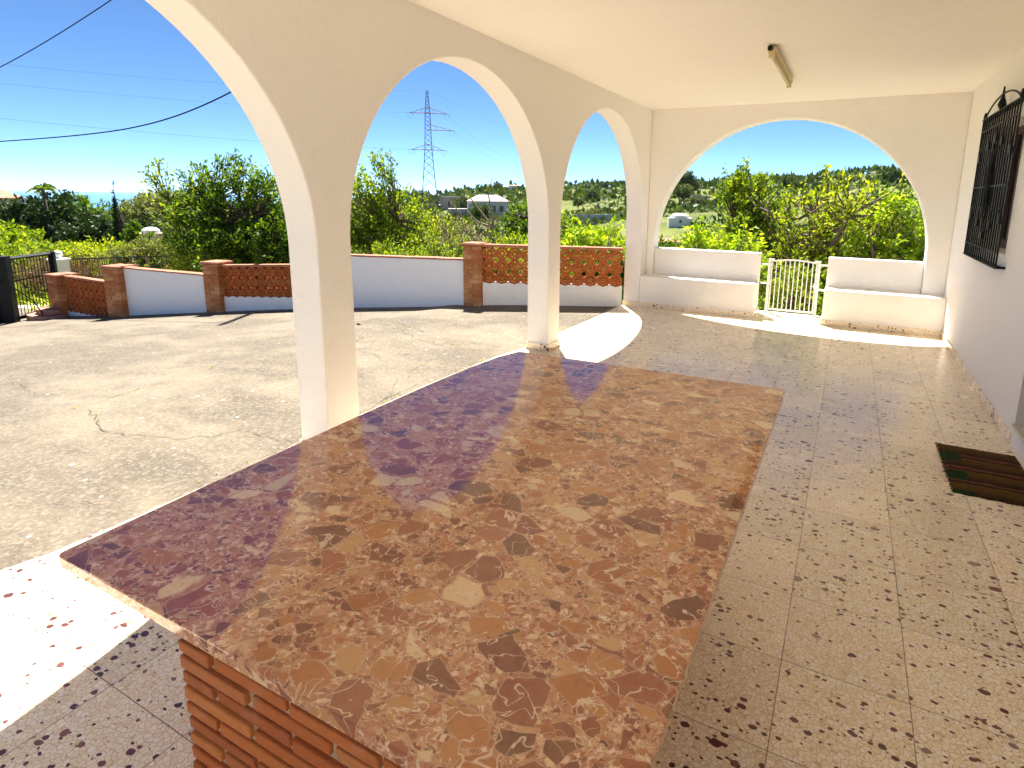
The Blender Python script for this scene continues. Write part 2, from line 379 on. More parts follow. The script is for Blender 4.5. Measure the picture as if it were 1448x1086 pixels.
# ------------------------------------------------------------------ ground
W, D, DB, H, HB, T = 3.903, 8.692, 8.432, 2.921, .478, .253
OUT = D+.25
def gpat(x):
    u = -(x+2.0)
    return -.1*(u if u > 1 else (0 if u < -.4 else (u+.4)**2/2.8))
def polar(az, r): a = R_(az); return CAMP[0]+r*math.sin(a), r*math.cos(a)
AZ = np.array([-180, -100, -75, -66, -58, -50, -40, -32, -26, -20, -14, -6, 2, 15, 40, 100, 180.])
RR = np.array([0, 10, 14, 20, 30, 60, 130, 250, 420, 600, 900, 1300, 2200, 4000.])
EL = {  # ground height along each bearing
 -180: [-1.8, -1.8, -1.8, -1.8, -2, -4, -8, -10, -10, -10, -20, -40, -80, -90],
 -100: [-1.8, -1.8, -1.8, -1.8, -2, -5, -11, -18, -22, -26, -34, -50, -80, -90],
 -75: [-1.8, -1.8, -1.8, -1.5, -1.9, -5, -9, -13, -16, -20, -28, -60, -80, -90],
 -66: [-1.8, -1.8, -1.8, -1.6, -2.1, -4.8, -9, -12.5, -15, -19, -27, -60, -80, -90],
 -58: [-1.8, -1.8, -2.0, -2.2, -3, -5.5, -9, -12, -14, -17, -24, -60, -80, -90],
 -50: [-1.8, -1.8, -2.1, -2.6, -3.4, -6, -9, -10, -9, -10, -18, -50, -80, -90],
 -40: [-1.6, -1.7, -2.1, -2.7, -3.6, -6.5, -9.5, -9, -5, -3, -8, -40, -80, -90],
 -32: [-1.6, -1.6, -2.0, -2.6, -3.8, -7, -10, -7, 1, 8, 3, -10, -80, -90],
 -26: [-1.5, -1.5, -1.9, -2.6, -3.8, -7, -9, -5, 4, 10, 5, -10, -80, -90],
 -20: [-1.5, -1.4, -1.8, -2.6, -3.8, -7, -8, -3, 6, 11, 5, -10, -80, -90],
 -14: [-1.4, -1.3, -1.8, -2.6, -3.8, -7, -8, -2, 8, 12, 5, -10, -80, -90],
 -6: [-1.4, -1.3, -1.7, -2.4, -3.5, -6, -6, 1, 11, 18, 6, -10, -80, -90],
 2: [-1.4, -1.3, -1.7, -2.4, -3.2, -5, -3, 5, 16, 24, 10, -10, -80, -90],
 15: [-1.4, -1.3, -1.7, -2.4, -3.2, -5, -3, 6, 19, 28, 10, -10, -80, -90],
 40: [-1.6, -1.6, -1.8, -2.4, -3.2, -5, -4, 4, 14, 20, 10, -10, -80, -90],
 100: [-1.8, -1.8, -1.8, -2, -2.2, -4, -4, 4, 10, 12, 5, -10, -80, -90],
 180: [-1.8, -1.8, -1.8, -1.8, -2, -4, -8, -10, -10, -10, -20, -40, -80, -90]}
ELM = np.array([EL[int(a)] for a in AZ], float)
def bumps(x, y):
    return (np.sin(x*.031+1.3)*np.cos(y*.027+.4)+.5*np.sin(x*.083+y*.061)+.35*np.cos(x*.17-y*.13+2)+.2*np.sin(x*.41+y*.37))
def ground(x, y):
    dx, dy = x-CAMP[0], y; r = math.hypot(dx, dy); a = math.degrees(math.atan2(dx, dy))
    i = min(max(int(np.searchsorted(AZ, a))-1, 0), len(AZ)-2); f = (a-AZ[i])/(AZ[i+1]-AZ[i]); f = f*f*(3-2*f)
    z = np.interp(r, RR, ELM[i])*(1-f)+np.interp(r, RR, ELM[i+1])*f
    return float(z+bumps(x, y)*min(1.6, max(0, (r-14)/90)))
azs = np.unique(np.concatenate([np.arange(-180, -80, 6), np.arange(-80, 20, 1.0), np.arange(20, 181, 5)]))
rs_ = np.concatenate([np.arange(0, 30, 2), np.geomspace(30, 4000, 70)])
V = []; F = []
for r in rs_:
    for a in azs:
        x, y = polar(a, r); V.append((x, y, ground(x, y) if r > 0 else -1.8))
n = len(azs)
for i in range(len(rs_)-1):
    for j in range(n-1): F.append((i*n+j, (i+1)*n+j, (i+1)*n+j+1, i*n+j+1))
o = struct(mesh_obj('ground', V, [f[::-1] for f in F], mat_terrain(), smooth=True))
struct(mesh_obj('sea', [(-45000, -45000, -62), (45000, -45000, -62), (45000, 45000, -62), (-45000, 45000, -62)], [(0, 1, 2, 3)], mat_sea()))

# patio: one sheet of concrete that slopes down to the driveway gate
xs = np.concatenate([np.arange(-19, -2.6, .4), np.arange(-2.6, -.5, .12), [-.30]]); ys = np.arange(-9, 9.01, .5)
def wall_y(x):   # far edge of the concrete = foot of the garden wall
    return float(np.interp(x, [-19, -15.5, -12.03, -9.93, -7.68, -5.46, -2.27, -.195, .2], [7.4, 6.95, 6.15, 6.22, 6.76, 7.17, 7.36, 8.39, 8.6]))
V = []; F = []; NY = 36
for x in xs:
    ya, yb = -9, wall_y(x)
    for j in range(NY+1):
        y = ya+(yb-ya)*j/NY; V.append((x, y, gpat(x)-.004))
for i in range(len(xs)-1):
    for j in range(NY): F.append((i*(NY+1)+j, (i+1)*(NY+1)+j, (i+1)*(NY+1)+j+1, i*(NY+1)+j+1))
struct(mesh_obj('patio', V, F, CONC, smooth=True))

# porch floor slab; its outer edge wanders a little like the real one
fl = MB()
edge = [(-.42, -6), (-.41, .85), (-.352, 1.1), (-.34, 1.5), (-.345, 1.85), (-.362, 2.35), (-.385, 3.0), (-.405, 3.84), (-.375, 4.9), (-.29, 5.5), (-.285, 6.24), (-.262, 8.40), (-.262, OUT+.1), (W, OUT+.1), (W, -6)]
fl.prism(edge, lambda x, y: (x, y, 0), lambda x, y: (x, y, -.5))
struct(fl.build('floor', TERR))
lw = MB(); lw.box((-.2, OUT+.10, -2.6), (W, OUT+.16, -.004)); struct(lw.build('terrace_edge', PAINT2))

# cracks in the concrete with weeds (patio surface)
CRK = MT('crack_dirt').out((.055, .045, .03), .95)
def crack(pts, wdt=.006):
    r = random.Random(int(pts[0][0]*100)); P = []
    for i in range(len(pts)-1):
        a, b = Vector((*pts[i], 0)), Vector((*pts[i+1], 0)); n = max(4, int((b-a).length/.07))
        for k in range(n):
            p = a.lerp(b, k/n); P.append((p.x+r.uniform(-.03, .03), p.y+r.uniform(-.03, .03)))
    P.append(pts[-1]); V = []; F = []
    for i, (x, y) in enumerate(P):
        q = P[min(i+1, len(P)-1)]; p0 = P[max(i-1, 0)]; d = Vector((q[0]-p0[0], q[1]-p0[1])).normalized(); wd = wdt*r.uniform(.25, 1)
        for s_ in (-1, 1):
            X = x-d.y*wd*s_*.5; V.append((X, y+d.x*wd*s_*.5, gpat(X)+.002))
    for i in range(len(P)-1): F.append((2*i, 2*i+1, 2*i+3, 2*i+2))
    struct(mesh_obj('pavement_crack', V, F, CRK)); return P
WEEDSPOTS = []
for pts in ([(-2.83, 5.75), (-1.99, 5.37), (-1.55, 5.1), (-.95, 4.98), (-.57, 5.09), (-.32, 5.27)],
            [(-.57, 5.09), (-.87, 4.63), (-.82, 4.23), (-.68, 3.92)],
            [(-2.34, 2.13), (-2.05, 2.06), (-1.78, 1.99), (-1.5, 2.0), (-1.14, 2.11), (-.99, 2.28), (-.86, 2.46), (-.56, 2.45), (-.40, 2.47)],
            [(-2.58, 1.71), (-2.5, 1.93), (-2.49, 2.25), (-2.57, 2.66), (-2.62, 3.07), (-2.62, 3.33), (-2.79, 3.52)],
            [(-2.94, 5.48), (-3.22, 6.17), (-2.79, 5.92), (-1.71, 5.43)],
            [(-4.59, 2.49), (-4.06, 2.4), (-3.58, 2.29)], [(-.42, 3.0), (-.44, 3.3), (-.5, 3.84)]):
    WEEDSPOTS += crack(pts)

# ------------------------------------------------------------------ house with its arcade
house = thing('house', 'white house with an arched porch of warm white plaster and a speckled tile skirting', 'house', (0, 0, 0))
ZS = 1.33
def arch_pts(c, r, zc, n=48): return [(c+r*math.cos(math.pi*(1-i/n)), zc+r*math.sin(math.pi*(1-i/n))) for i in range(n+1)]
def comb(y0, y1, top, arches):
    """outline of a wall from y0 to y1 whose arched openings reach down to the floor"""
    P = [(y0, top), (y0, -.3)]
    for c, r, zc in arches:
        P += [(c-r, -.3)]+arch_pts(c, r, zc)+[(c+r, -.3)]
    P += [(y1, -.3), (y1, top)]
    return P
ARCH = [(1.041, 1.371, ZS), (4.034, 1.356, ZS), (7.051, 1.381, ZS)]
b = MB(); b.prism(comb(-.5, OUT, H+.45, ARCH), lambda y, z: (0, y, z), lambda y, z: (-T, y, z))
b.build('arcade_wall', PAINT, house, bevel=.012, seg=3)
b = MB(); b.prism(comb(.0005, W, H+.45, [(1.885, 1.775, .94)]), lambda x, z: (x, D, z), lambda x, z: (x, OUT, z))
b.build('end_wall', PAINT, house, bevel=.012, seg=3)
b = MB(); b.box((0, -.5, H), (W, D, H+.2)); b.build('ceiling', mat_paint('ceiling_paint', (.87, .83, .77)), house)
b = MB(); b.box((-.36, -.55, H+.452), (W+6, OUT+.1, H+.56)); b.box((W, -5.05, H+.452), (W+6, -.55, H+.56)); b.build('roof_slab', PAINT, house)
# house wall with window and door openings
WY0, WY1, WZ0, WZ1 = 5.86, 6.93, 1.20, 2.32
DY0, DY1, DZ0, DZ1 = 3.72, 4.80, .16, 2.32
b = MB(); wt = .26
b.box((W, -5, -.3), (W+wt, DY0, H+.45)); b.box((W, DY0, DZ1), (W+wt, DY1, H+.45)); b.box((W, DY0, -.3), (W+wt, DY1, DZ0-.02))
b.box((W, DY1, -.3), (W+wt, WY0, H+.45)); b.box((W, WY0, -.3), (W+wt, WY1, WZ0)); b.box((W, WY0, WZ1), (W+wt, WY1, H+.45))
b.box((W, WY1, -.3), (W+wt, OUT, H+.45)); b.build('side_wall', PAINT, house)
b = MB(); b.box((W+.002, WY0-.0, WZ0), (W+.14, WY1, WZ0+.025)); b.build('window_ledge', PAINT, house)
win = MB()
fx = W+.14
for a, c_ in (((fx, WY0, WZ0+.025), (fx+.05, WY0+.09, WZ1)), ((fx, WY1-.07, WZ0+.025), (fx+.05, WY1, WZ1)), ((fx, WY0+.09, WZ1-.07), (fx+.05, WY1-.07, WZ1)), ((fx, WY0+.09, WZ0+.025), (fx+.05, WY1-.07, WZ0+.11)), ((fx, (WY0+WY1)/2-.035, WZ0+.11), (fx+.05, (WY0+WY1)/2+.035, WZ1-.07))): win.box(a, c_)
wn_ = win.build('window', WOOD, house, bevel=.006)
gm = MT('dark_window_glass'); gm.out((.012, .012, .014), .04, None, .6)
b = MB(); b.box((fx+.02, WY0+.06, WZ0+.08), (fx+.026, WY1-.05, WZ1-.04)); b.build('pane', gm.m, wn_)
b = MB(); b.box((W+.05, DY0, DZ0-.0), (W+.26, DY1, DZ0+.004)); b.box((W-.018, DY0-.03, DZ0-.022), (W+.26, DY1+.002, DZ0)); b.build('door_step', mat_plain('marble_step', (.62, .58, .48), .35, var=.15, sc=14), house, bevel=.003)
b = MB()
for a, c_ in (((W+.17, DY0, DZ0+.004), (W+.22, DY0+.08, DZ1)), ((W+.17, DY1-.08, DZ0+.004), (W+.22, DY1, DZ1)), ((W+.17, DY0+.08, DZ1-.08), (W+.22, DY1-.08, DZ1))): b.box(a, c_)
dr = b.build('door_frame', WOOD, house)
b = MB(); b.box((W+.18, DY0+.08, DZ0+.006), (W+.21, DY1-.08, DZ1-.08))
for z0, z1 in ((.32, 1.0), (1.12, 2.1)): b.box((W+.172, DY0+.2, z0), (W+.18, DY1-.2, z1))
d2 = b.build('door', WOOD, house, bevel=.004)
b = MB(); b.tube([(W+.18, DY0+.17, 1.15), (W+.13, DY0+.17, 1.15), (W+.13, DY0+.29, 1.15)], .01, 8); b.build('handle', mat_plain('brass', (.5, .36, .14), .3, 1), d2)
# benches and parapets built into the end arch
PX0, PX1, PX2, PX3 = .112, 1.668, 2.55, 3.658
b = MB(); b.box((.0005, DB, -.2), (1.673, D-.0005, HB)); b.box((PX0, D-.0005, -.2), (1.673, D+.07, HB)); b.build('bench', PAINT, house, bevel=.014, seg=3)
b = MB(); b.box((2.547, DB, -.2), (W-.0005, D-.0005, HB)); b.box((2.547, D-.0005, -.2), (PX3, D+.07, HB)); b.build('bench', PAINT, house, bevel=.014, seg=3)
b = MB(); b.box((PX0+.0005, D+.07, -.3), (PX1, OUT-.02, .885)); b.build('parapet', PAINT, house, bevel=.014, seg=3)
b = MB(); b.box((PX2, D+.07, -.3), (PX3-.0005, OUT-.02, .875)); b.build('parapet', PAINT, house, bevel=.014, seg=3)
# skirting: separate speckled tiles along every foot
sk = MB(); SH = .075; ST = .012
def skirt(p, q, n):
    """row of skirting tiles from p to q standing off the wall along n"""
    p = Vector((*p, 0)); q = Vector((*q, 0)); d = (q-p); L = d.length; d.normalize(); nn = Vector((*n, 0)); a = 0
    while a < L-.01:
        e = min(L, a+.398); P0 = p+d*(a+.001); P1 = p+d*(e-.001); h = SH+rnd.uniform(-.002, .002); s_ = ST+rnd.uniform(-.001, .001)
        sk.add([P0, P1, P1+nn*s_, P0+nn*s_]+[v+Vector((0, 0, h)) for v in (P0, P1, P1+nn*s_, P0+nn*s_)],
               [(0, 3, 2, 1), (4, 5, 6, 7), (0, 1, 5, 4), (1, 2, 6, 5), (2, 3, 7, 6), (3, 0, 4, 7)]); a += .4
pil = [(-.5, ARCH[0][0]-ARCH[0][1])]+[(ARCH[i][0]+ARCH[i][1], ARCH[i+1][0]-ARCH[i+1][1]) for i in range(2)]
for y0, y1 in pil:
    sk.mark(); skirt((0, y0-ST), (0, y1+ST), (1, 0)); skirt((-T, y0-ST), (-T, y1+ST), (-1, 0)); skirt((-T, y0), (0, y0), (0, -1)); skirt((-T, y1), (0, y1), (0, 1))
sk.mark(); skirt((-T-ST, DB), (1.673+ST, DB), (0, -1)); skirt((1.673, DB), (1.673, OUT-.02), (1, 0))
sk.mark(); skirt((2.547-ST, DB), (W-ST, DB), (0, -1)); skirt((2.547, DB), (2.547, OUT-.02), (-1, 0))
sk.mark(); skirt((W, DY1+.035), (W, DB-ST), (-1, 0)); sk.mark(); skirt((W, -5), (W, DY0-.03), (-1, 0))
sk.build_each('skirting', TERR2, house, bevel=.002)

# ------------------------------------------------------------------ ceiling lamp
lm = thing('ceiling_lamp', 'old yellowed fluorescent tube lamp fixed to the porch ceiling', 'lamp', (2.04, 6.25, H))
YEL = mat_plain('yellowed_enamel', (.62, .50, .27), .45, var=.12); TUB = MT('dull_lamp_tube').out((.66, .60, .42), .25)
b = MB(); b.box((-.035, -.77, -.055), (.035, .77, -.012)); o = b.build('housing', YEL, lm, bevel=.006)
b = MB()
for s_ in (-1, 1): b.box((-.022, s_*.74-.02, -.10), (.022, s_*.74+.02, -.055)); b.mark()
b.build_each('tube_holder', YEL, lm, bevel=.004)
b = MB(); b.tube([(0, -.72, -.082), (0, .72, -.082)], .014, 14); b.build('tube', TUB, lm, True)
b = MB(); b.tube([(-.01, -.80, -.03), (-.01, -.765, -.03)], .022, 12); b.build('end_plug', IRON, lm)
b = MB()
for y in (-.5, -.15, .2, .5): b.box((-.02, y-.03, -.012), (.03, y+.03, 0)); b.mark()
b.build_each('bracket', YEL, lm)

# ------------------------------------------------------------------ window grille
gy0, gy1, gx, gz0, gz1 = 5.78, 7.30, W-.062, 1.125, 2.43
gr = thing('window_grille', 'black wrought iron grille with scrolls in front of the dark wood window', 'window grille', (W, 6.54, gz0))
b = MB(); nb = 17
for i in range(nb):
    y = gy0+.012+(gy1-gy0-.024)*i/(nb-1); b.box((gx-.006, y-.006, gz0), (gx+.006, y+.006, gz1)); b.mark()
b.build_each('bar', IRON, gr, gr.location)
b = MB()
for z in (gz0-.008, gz1): b.box((gx-.012, gy0-.01, z), (W, gy1+.01, z+.008))
b.box((gx-.008, gy0, 1.775), (gx+.004, gy1, 1.787)); b.box((gx-.008, gy0, gz0+.11), (gx+.004, gy1, gz0+.12)); b.box((gx-.008, gy0, gz1-.12), (gx+.004, gy1, gz1-.11))
for y in (gy0, gy1): b.box((gx, y-.006, gz0), (W, y+.006, gz0+.012)); b.box((gx, y-.006, gz1-.012), (W, y+.006, gz1))
o = b.build('rail', IRON, gr); reloc(o, gr.location)
b = MB(); ym = (gy0+gy1)/2
for yc, zs in ((ym-.02, (1.35, 1.55, 1.78, 2.0, 2.2)), (gy1-.12, (1.5, 2.05)), (gy0+.12, (1.5, 2.05)), (ym-.28, (1.45, 2.15)), (ym+.28, (1.45, 2.15))):
    for z in zs:
        b.mark(); b.box((gx-.016, yc-.05, z-.03), (gx+.008, yc+.05, z+.03))
        for s_ in (-1, 1):
            P = [(gx-.008, yc+s_*(.045*math.sin(t*.5)), z+.03+.012*t-.0) for t in np.linspace(0, 6.28, 9)]; b.tube(P, .006, 5)
b.mark(); b.tube([(gx-.01, ym-.02, 1.45), (gx-.01, ym-.02, 1.62), (gx-.01, ym-.02, 1.95), (gx-.01, ym-.02, 2.15)], [.008, .032, .030, .008], 8)
b.build_each('scroll', IRON, gr, gr.location)
b = MB()
for yc in (gy0+.03, ym-.02, gy1-.06):
    hh = .20 if yc == ym-.02 else .07
    b.tube([(gx, yc, gz1), (gx, yc, gz1+hh*.25), (gx, yc, gz1+hh*.6), (gx, yc, gz1+hh)], [.012, .034 if hh > .1 else .014, .012, .006], 8)
for s_ in (-1, 1):
    P = [(gx, ym-.02+s_*(.03+t*.66), gz1+.13*math.cos(t*math.pi/2)**.7+.008) for t in np.linspace(0, 1, 14)]; b.tube(P, .008, 6)
o = b.build('crest', IRON, gr); reloc(o, gr.location)

# ------------------------------------------------------------------ porch gate
GY = 9.04; g_ = thing('garden_gate', 'small white metal bar gate between the two built-in benches', 'gate', (2.1, GY, 0))
b = MB()
b.box((1.757, GY-.018, .0), (1.793, GY+.018, .765)); b.box((1.757, GY-.02, .765), (1.84, GY+.02, .79)); b.mark(); b.box((2.418, GY-.018, .0), (2.454, GY+.018, .765)); b.box((2.37, GY-.02, .765), (2.455, GY+.02, .79))
b.build_each('gate_post', WHMET, g_, g_.location, bevel=.003)
b = MB()
P = [(1.80+(2.41-1.80)*t, GY, .755+.032*math.sin(math.pi*t)) for t in np.linspace(0, 1, 13)]
for p, q in zip(P[:-1], P[1:]): b.tube([p, q], .011, 6)
b.box((1.80, GY-.011, .03), (2.415, GY+.011, .055)); b.box((1.80, GY-.009, .03), (1.818, GY+.009, .76)); b.box((2.395, GY-.009, .03), (2.413, GY+.009, .76))
o = b.build('gate_frame', WHMET, g_); reloc(o, g_.location)
for i in range(9):
    x = 1.87+i*.0605; b = MB(); b.tube([(x, GY, .05), (x, GY, .752+.032*math.sin(math.pi*(x-1.8)/.61))], .0075, 8)
    o = b.build('bar', WHMET, g_); reloc(o, g_.location)
b = MB()
for z in (.705, .425): b.box((1.668, GY-.01, z-.012), (1.757, GY+.01, z+.012)); b.mark()
for z in (.735, .38): b.box((2.454, GY-.01, z-.012), (2.55, GY+.01, z+.012)); b.mark()
b.build_each('side_rail', WHMET, g_, g_.location)
b = MB()
for z in (.70, .43): b.tube([(1.79, GY-.022, z-.02), (1.79, GY-.022, z+.02)], .012, 8); b.mark()
b.build_each('hinge', WHMET, g_, g_.location)
b = MB(); b.box((2.385, GY-.035, .40), (2.46, GY-.012, .47)); b.tube([(2.40, GY-.03, .435), (2.40, GY-.07, .435), (2.36, GY-.07, .435)], .006, 6)
o = b.build('latch', WHMET, g_); reloc(o, g_.location)

# ------------------------------------------------------------------ marble topped brick counter
ct = thing('counter', 'brick counter with a big polished red and ochre breccia marble slab', 'counter', (1.9, 1.6, 0))
TZ = .80; TH = .032
b = MB()
c0 = [(1.183, .566), (1.178, .76), (1.170, .95), (1.162, 1.2), (1.150, 1.6), (1.143, 1.97), (1.150, 2.3), (1.172, 2.55), (1.212, 2.69), (1.26, 2.698), (2.587, 2.727), (2.587, .566)]
def rounded(poly, r, n=6):
    out = []
    for i in range(len(poly)):
        a, p, c_ = Vector(poly[i-1]), Vector(poly[i]), Vector(poly[(i+1) % len(poly)])
        u = (a-p).normalized(); v = (c_-p).normalized()
        for k in range(n+1):
            t = k/n; out.append(tuple(p+u*r*(1-t)**2+v*r*t**2))
    return out
b.prism(rounded(c0, .018), lambda x, y: (x, y, TZ-TH), lambda x, y: (x, y, TZ))
o = b.build('marble_top', BREC, ct, bevel=.004, seg=3); reloc(o, ct.location)
bx0, bx1, by0, by1 = 1.612, 2.36, .59, 2.45
b = MB(); b.box((bx0+.010, by0+.010, 0), (bx1-.010, by1-.010, TZ-TH-.002)); o = b.build('mortar', MORT, ct); reloc(o, ct.location)
b = MB(); bh, mj, bl, bw = .0275, .0115, .213, .10
nc = 20; ch = (TZ-TH-.004)/nc
for k in range(nc):
    z0 = k*ch+ch-bh; z1 = z0+bh
    off = (0 if k % 2 else (bl+mj)/2)
    for (p, q, nrm) in (((bx0, by0), (bx1, by0), (0, -1)), ((bx0, by1), (bx1, by1), (0, 1)), ((bx0, by0), (bx0, by1), (-1, 0)), ((bx1, by0), (bx1, by1), (1, 0))):
        L = math.dist(p, q); a = -off if nrm[0] == 0 else -off*.999-bl*.25
        while a < L:
            s0 = max(a, 0 if nrm[0] == 0 else bw+mj); s1 = min(a+bl+rnd.uniform(-.003, .003), L if nrm[0] == 0 else L-bw-mj)
            if s1-s0 > .02:
                pr = rnd.uniform(-.003, .003)
                if nrm[0] == 0:
                    ya, yb = (by0-pr, by0+bw) if nrm[1] < 0 else (by1-bw, by1+pr)
                    b.box((p[0]+s0, ya, z0), (p[0]+s1, yb, z1), j=.0013)
                else:
                    xa, xb = (bx0-pr, bx0+bw) if nrm[0] < 0 else (bx1-bw, bx1+pr)
                    b.box((xa, p[1]+s0, z0), (xb, p[1]+s1, z1), j=.0013)
            a += bl+mj
o = b.build('brick_base', BRK1, ct, bevel=.0035, seg=2); reloc(o, ct.location)

# ------------------------------------------------------------------ doormat
k = MT('woven_mat'); p = k.pos(); sy = k.n('SeparateXYZ', {0: p})
wy = k.m_('ADD', sy.outputs[1], k.m_('MULTIPLY', k.m_('SUBTRACT', k.noise(p, 14, 3), .5), .05))
band = k.m_('FRACT', k.m_('MULTIPLY', wy, 4.9))
cc_ = k.ramp(band, [(0, (.16, .08, .018)), (.35, (.22, .11, .02)), (.42, (.04, .018, .009)), (.5, (.24, .06, .035)), (.58, (.32, .15, .09)), (.66, (.06, .024, .012)), (.8, (.10, .05, .014)), (1, (.16, .08, .018))])
cc_ = k.mix(k.mr(k.noise(k.n('VectorMath', {0: p, 1: (1, 5, 1)}, operation='MULTIPLY').outputs[0], 35, 4, .7), .35, .7, 0, .75), cc_, (.012, .008, .005))
grn = k.m_('MULTIPLY', k.m_('LESS_THAN', sy.outputs[0], 3.555), k.m_('GREATER_THAN', k.m_('SINE', k.m_('MULTIPLY', wy, 22)), .1))
cc_ = k.mix(grn, cc_, (.025, .05, .012))
k.out(cc_, .95, k.bump(k.noise(k.n('VectorMath', {0: p, 1: (1, 8, 1)}, operation='MULTIPLY').outputs[0], 60, 4), .01, 1), .1)
mt = thing('doormat', 'dark brown woven doormat with rusty stripes and green ends before the door step', 'doormat', (3.67, 4.2, 0))
V = []; F = []; nx, ny = 22, 36
for j in range(ny+1):
    for i in range(nx+1):
        x = 3.45+.435*i/nx; y = 3.815+.78*j/ny; e = min(i, nx-i, j*.7, (ny-j)*.7)
        V.append((x-.004*math.sin(j*1.7)*(i == 0), y+.004*math.sin(i*1.3)*(j in (0, ny)), .004+.010*min(1, e)+.0018*math.sin(j*1.9)+.001*math.sin(i*2.7+j)))
for j in range(ny):
    for i in range(nx): F.append((j*(nx+1)+i, j*(nx+1)+i+1, (j+1)*(nx+1)+i+1, (j+1)*(nx+1)+i))
o = mesh_obj('mat', V, F, k.m, mt); reloc(o, mt.location)
so2 = o.modifiers.new('solid', 'SOLIDIFY'); so2.thickness = .008; so2.offset = -1
b = MB()
for j in range(60):
    y = 3.82+j*.013; b.tube([(3.452, y, .012), (3.445-rnd.uniform(0, .010), y+rnd.uniform(-.006, .006), .004)], .0018, 4)
o = b.build('fringe', k.m, mt); reloc(o, mt.location)

# ------------------------------------------------------------------ garden wall: pillars, white panels, terracotta lattice
bw_ = thing('boundary_wall', 'low garden wall of white panels, brick pillars and terracotta ring lattice', 'wall', (-5.5, 7.1, -.4))
bl_ = bw_.location.copy()
PA, PB_, PC, PE, PD, PR = (-12.03, 6.109), (-9.933, 6.20), (-7.676, 6.74), (-5.46, 7.15), (-2.272, 7.34), (-.262, 8.36)
def dirn(p, q): v = Vector((q[0]-p[0], q[1]-p[1])); L = v.length; v.normalize(); return v, L, Vector((v.y, -v.x))
def brick_pillar(p, d, s, z0, z1):
    n_ = Vector((d.y, -d.x)); b = MB(); hs_ = s/2; c_ = Vector(p)
    M = Matrix(((d.x, n_.x, 0, c_.x), (d.y, n_.y, 0, c_.y), (0, 0, 1, 0), (0, 0, 0, 1)))
    m = MB(); m.box((-hs_+.012, -hs_+.012, z0-.3), (hs_-.012, hs_-.012, z1-.05), M)
    k_ = 0; z = z0-.02; ch_ = .074
    while z < z1-.06:
        zz = min(z+ch_-.009, z1-.05); a = s*.62 if k_ % 2 else s*.38
        for u0, u1 in ((-hs_, -hs_+a-.005), (-hs_+a+.005, hs_)):
            b.box((u0, -hs_, z), (u1, -.005, zz), M, .002)
        a = s-a
        for u0, u1 in ((-hs_, -hs_+a-.005), (-hs_+a+.005, hs_)):
            b.box((u0, .005, z), (u1, hs_, zz), M, .002)
        z += ch_; k_ += 1
    o = b.build('brick_pillar', BRK2, bw_, bevel=.004); reloc(o, bl_)
    q = m.build('mortar', MORT, o); q.data.transform(Matrix.Translation(-bl_))
    cp_ = MB(); cp_.box((-hs_-.025, -hs_-.025, z1-.045), (hs_+.025, hs_+.025, z1-.012), M); cp_.box((-hs_-.01, -hs_-.01, z1-.012), (hs_+.01, hs_+.01, z1), M)
    q = cp_.build('cap', COPE, o, bevel=.008); q.data.transform(Matrix.Translation(-bl_))
def white_panel(p, q, t0, t1, th=.14, z0=None):
    d, L, n_ = dirn(p, q); b = MB(); N = 8; P = []
    za, zb = gpat(p[0])-.4, gpat(q[0])-.4
    o_ = Vector(p)
    poly = [(0, za), (L, zb), (L, t1), (0, t0)]
    f = lambda s_: (lambda u, z: (o_.x+d.x*u+n_.x*s_, o_.y+d.y*u+n_.y*s_, z))
    b.prism(poly, f(-th/2), f(th/2)); o = b.build('white_panel', PAINT2, bw_, bevel=.01); reloc(o, bl_)
    c_ = MB(); r = random.Random(int(L*99)); u = 0
    while u < L-.02:
        e = min(L, u+.24); za_ = t0+(t1-t0)*u/L; zb_ = t0+(t1-t0)*(e-.006)/L; j = r.uniform(-.003, .003)
        V = [(o_.x+d.x*a+n_.x*s_, o_.y+d.y*a+n_.y*s_, z+j+dz) for (a, z) in ((u, za_), (e-.006, zb_)) for s_ in (-th/2-.02, th/2+.02) for dz in (.002, .026)]
        c_.add(V, [(0, 1, 3, 2), (4, 6, 7, 5), (0, 4, 5, 1), (2, 3, 7, 6), (1, 5, 7, 3), (0, 2, 6, 4)]); u += .24
    o2 = c_.build('coping', COPE, bw_, bevel=.004); reloc(o2, bl_)
def ring(b, f, cx, cz, r0, r1, th, n=16, oct_=False, a0=0, a1=2*math.pi):
    """annulus sector between r0 and r1 extruded to thickness th; f maps (u,z,s) to the world"""
    full = abs(a1-a0-2*math.pi) < 1e-6
    m = n if full else n+1; V = []
    for i in range(m):
        t = a0+(a1-a0)*i/n
        ro = r1
        if oct_:
            tt = ((t+math.pi/8) % (math.pi/4))-math.pi/8; ro = r1/math.cos(tt)
        for rr in (r0, ro):
            for s_ in (-th/2, th/2): V.append(f(cx+rr*math.cos(t), cz+rr*math.sin(t), s_))
    F = []
    for i in range(n):
        a = i*4; c_ = ((i+1) % m)*4
        F += [(a, c_, c_+2, a+2), (a+1, a+3, c_+3, c_+1), (a, a+1, c_+1, c_), (a+2, c_+2, c_+3, a+3)]
    b.add(V, F)
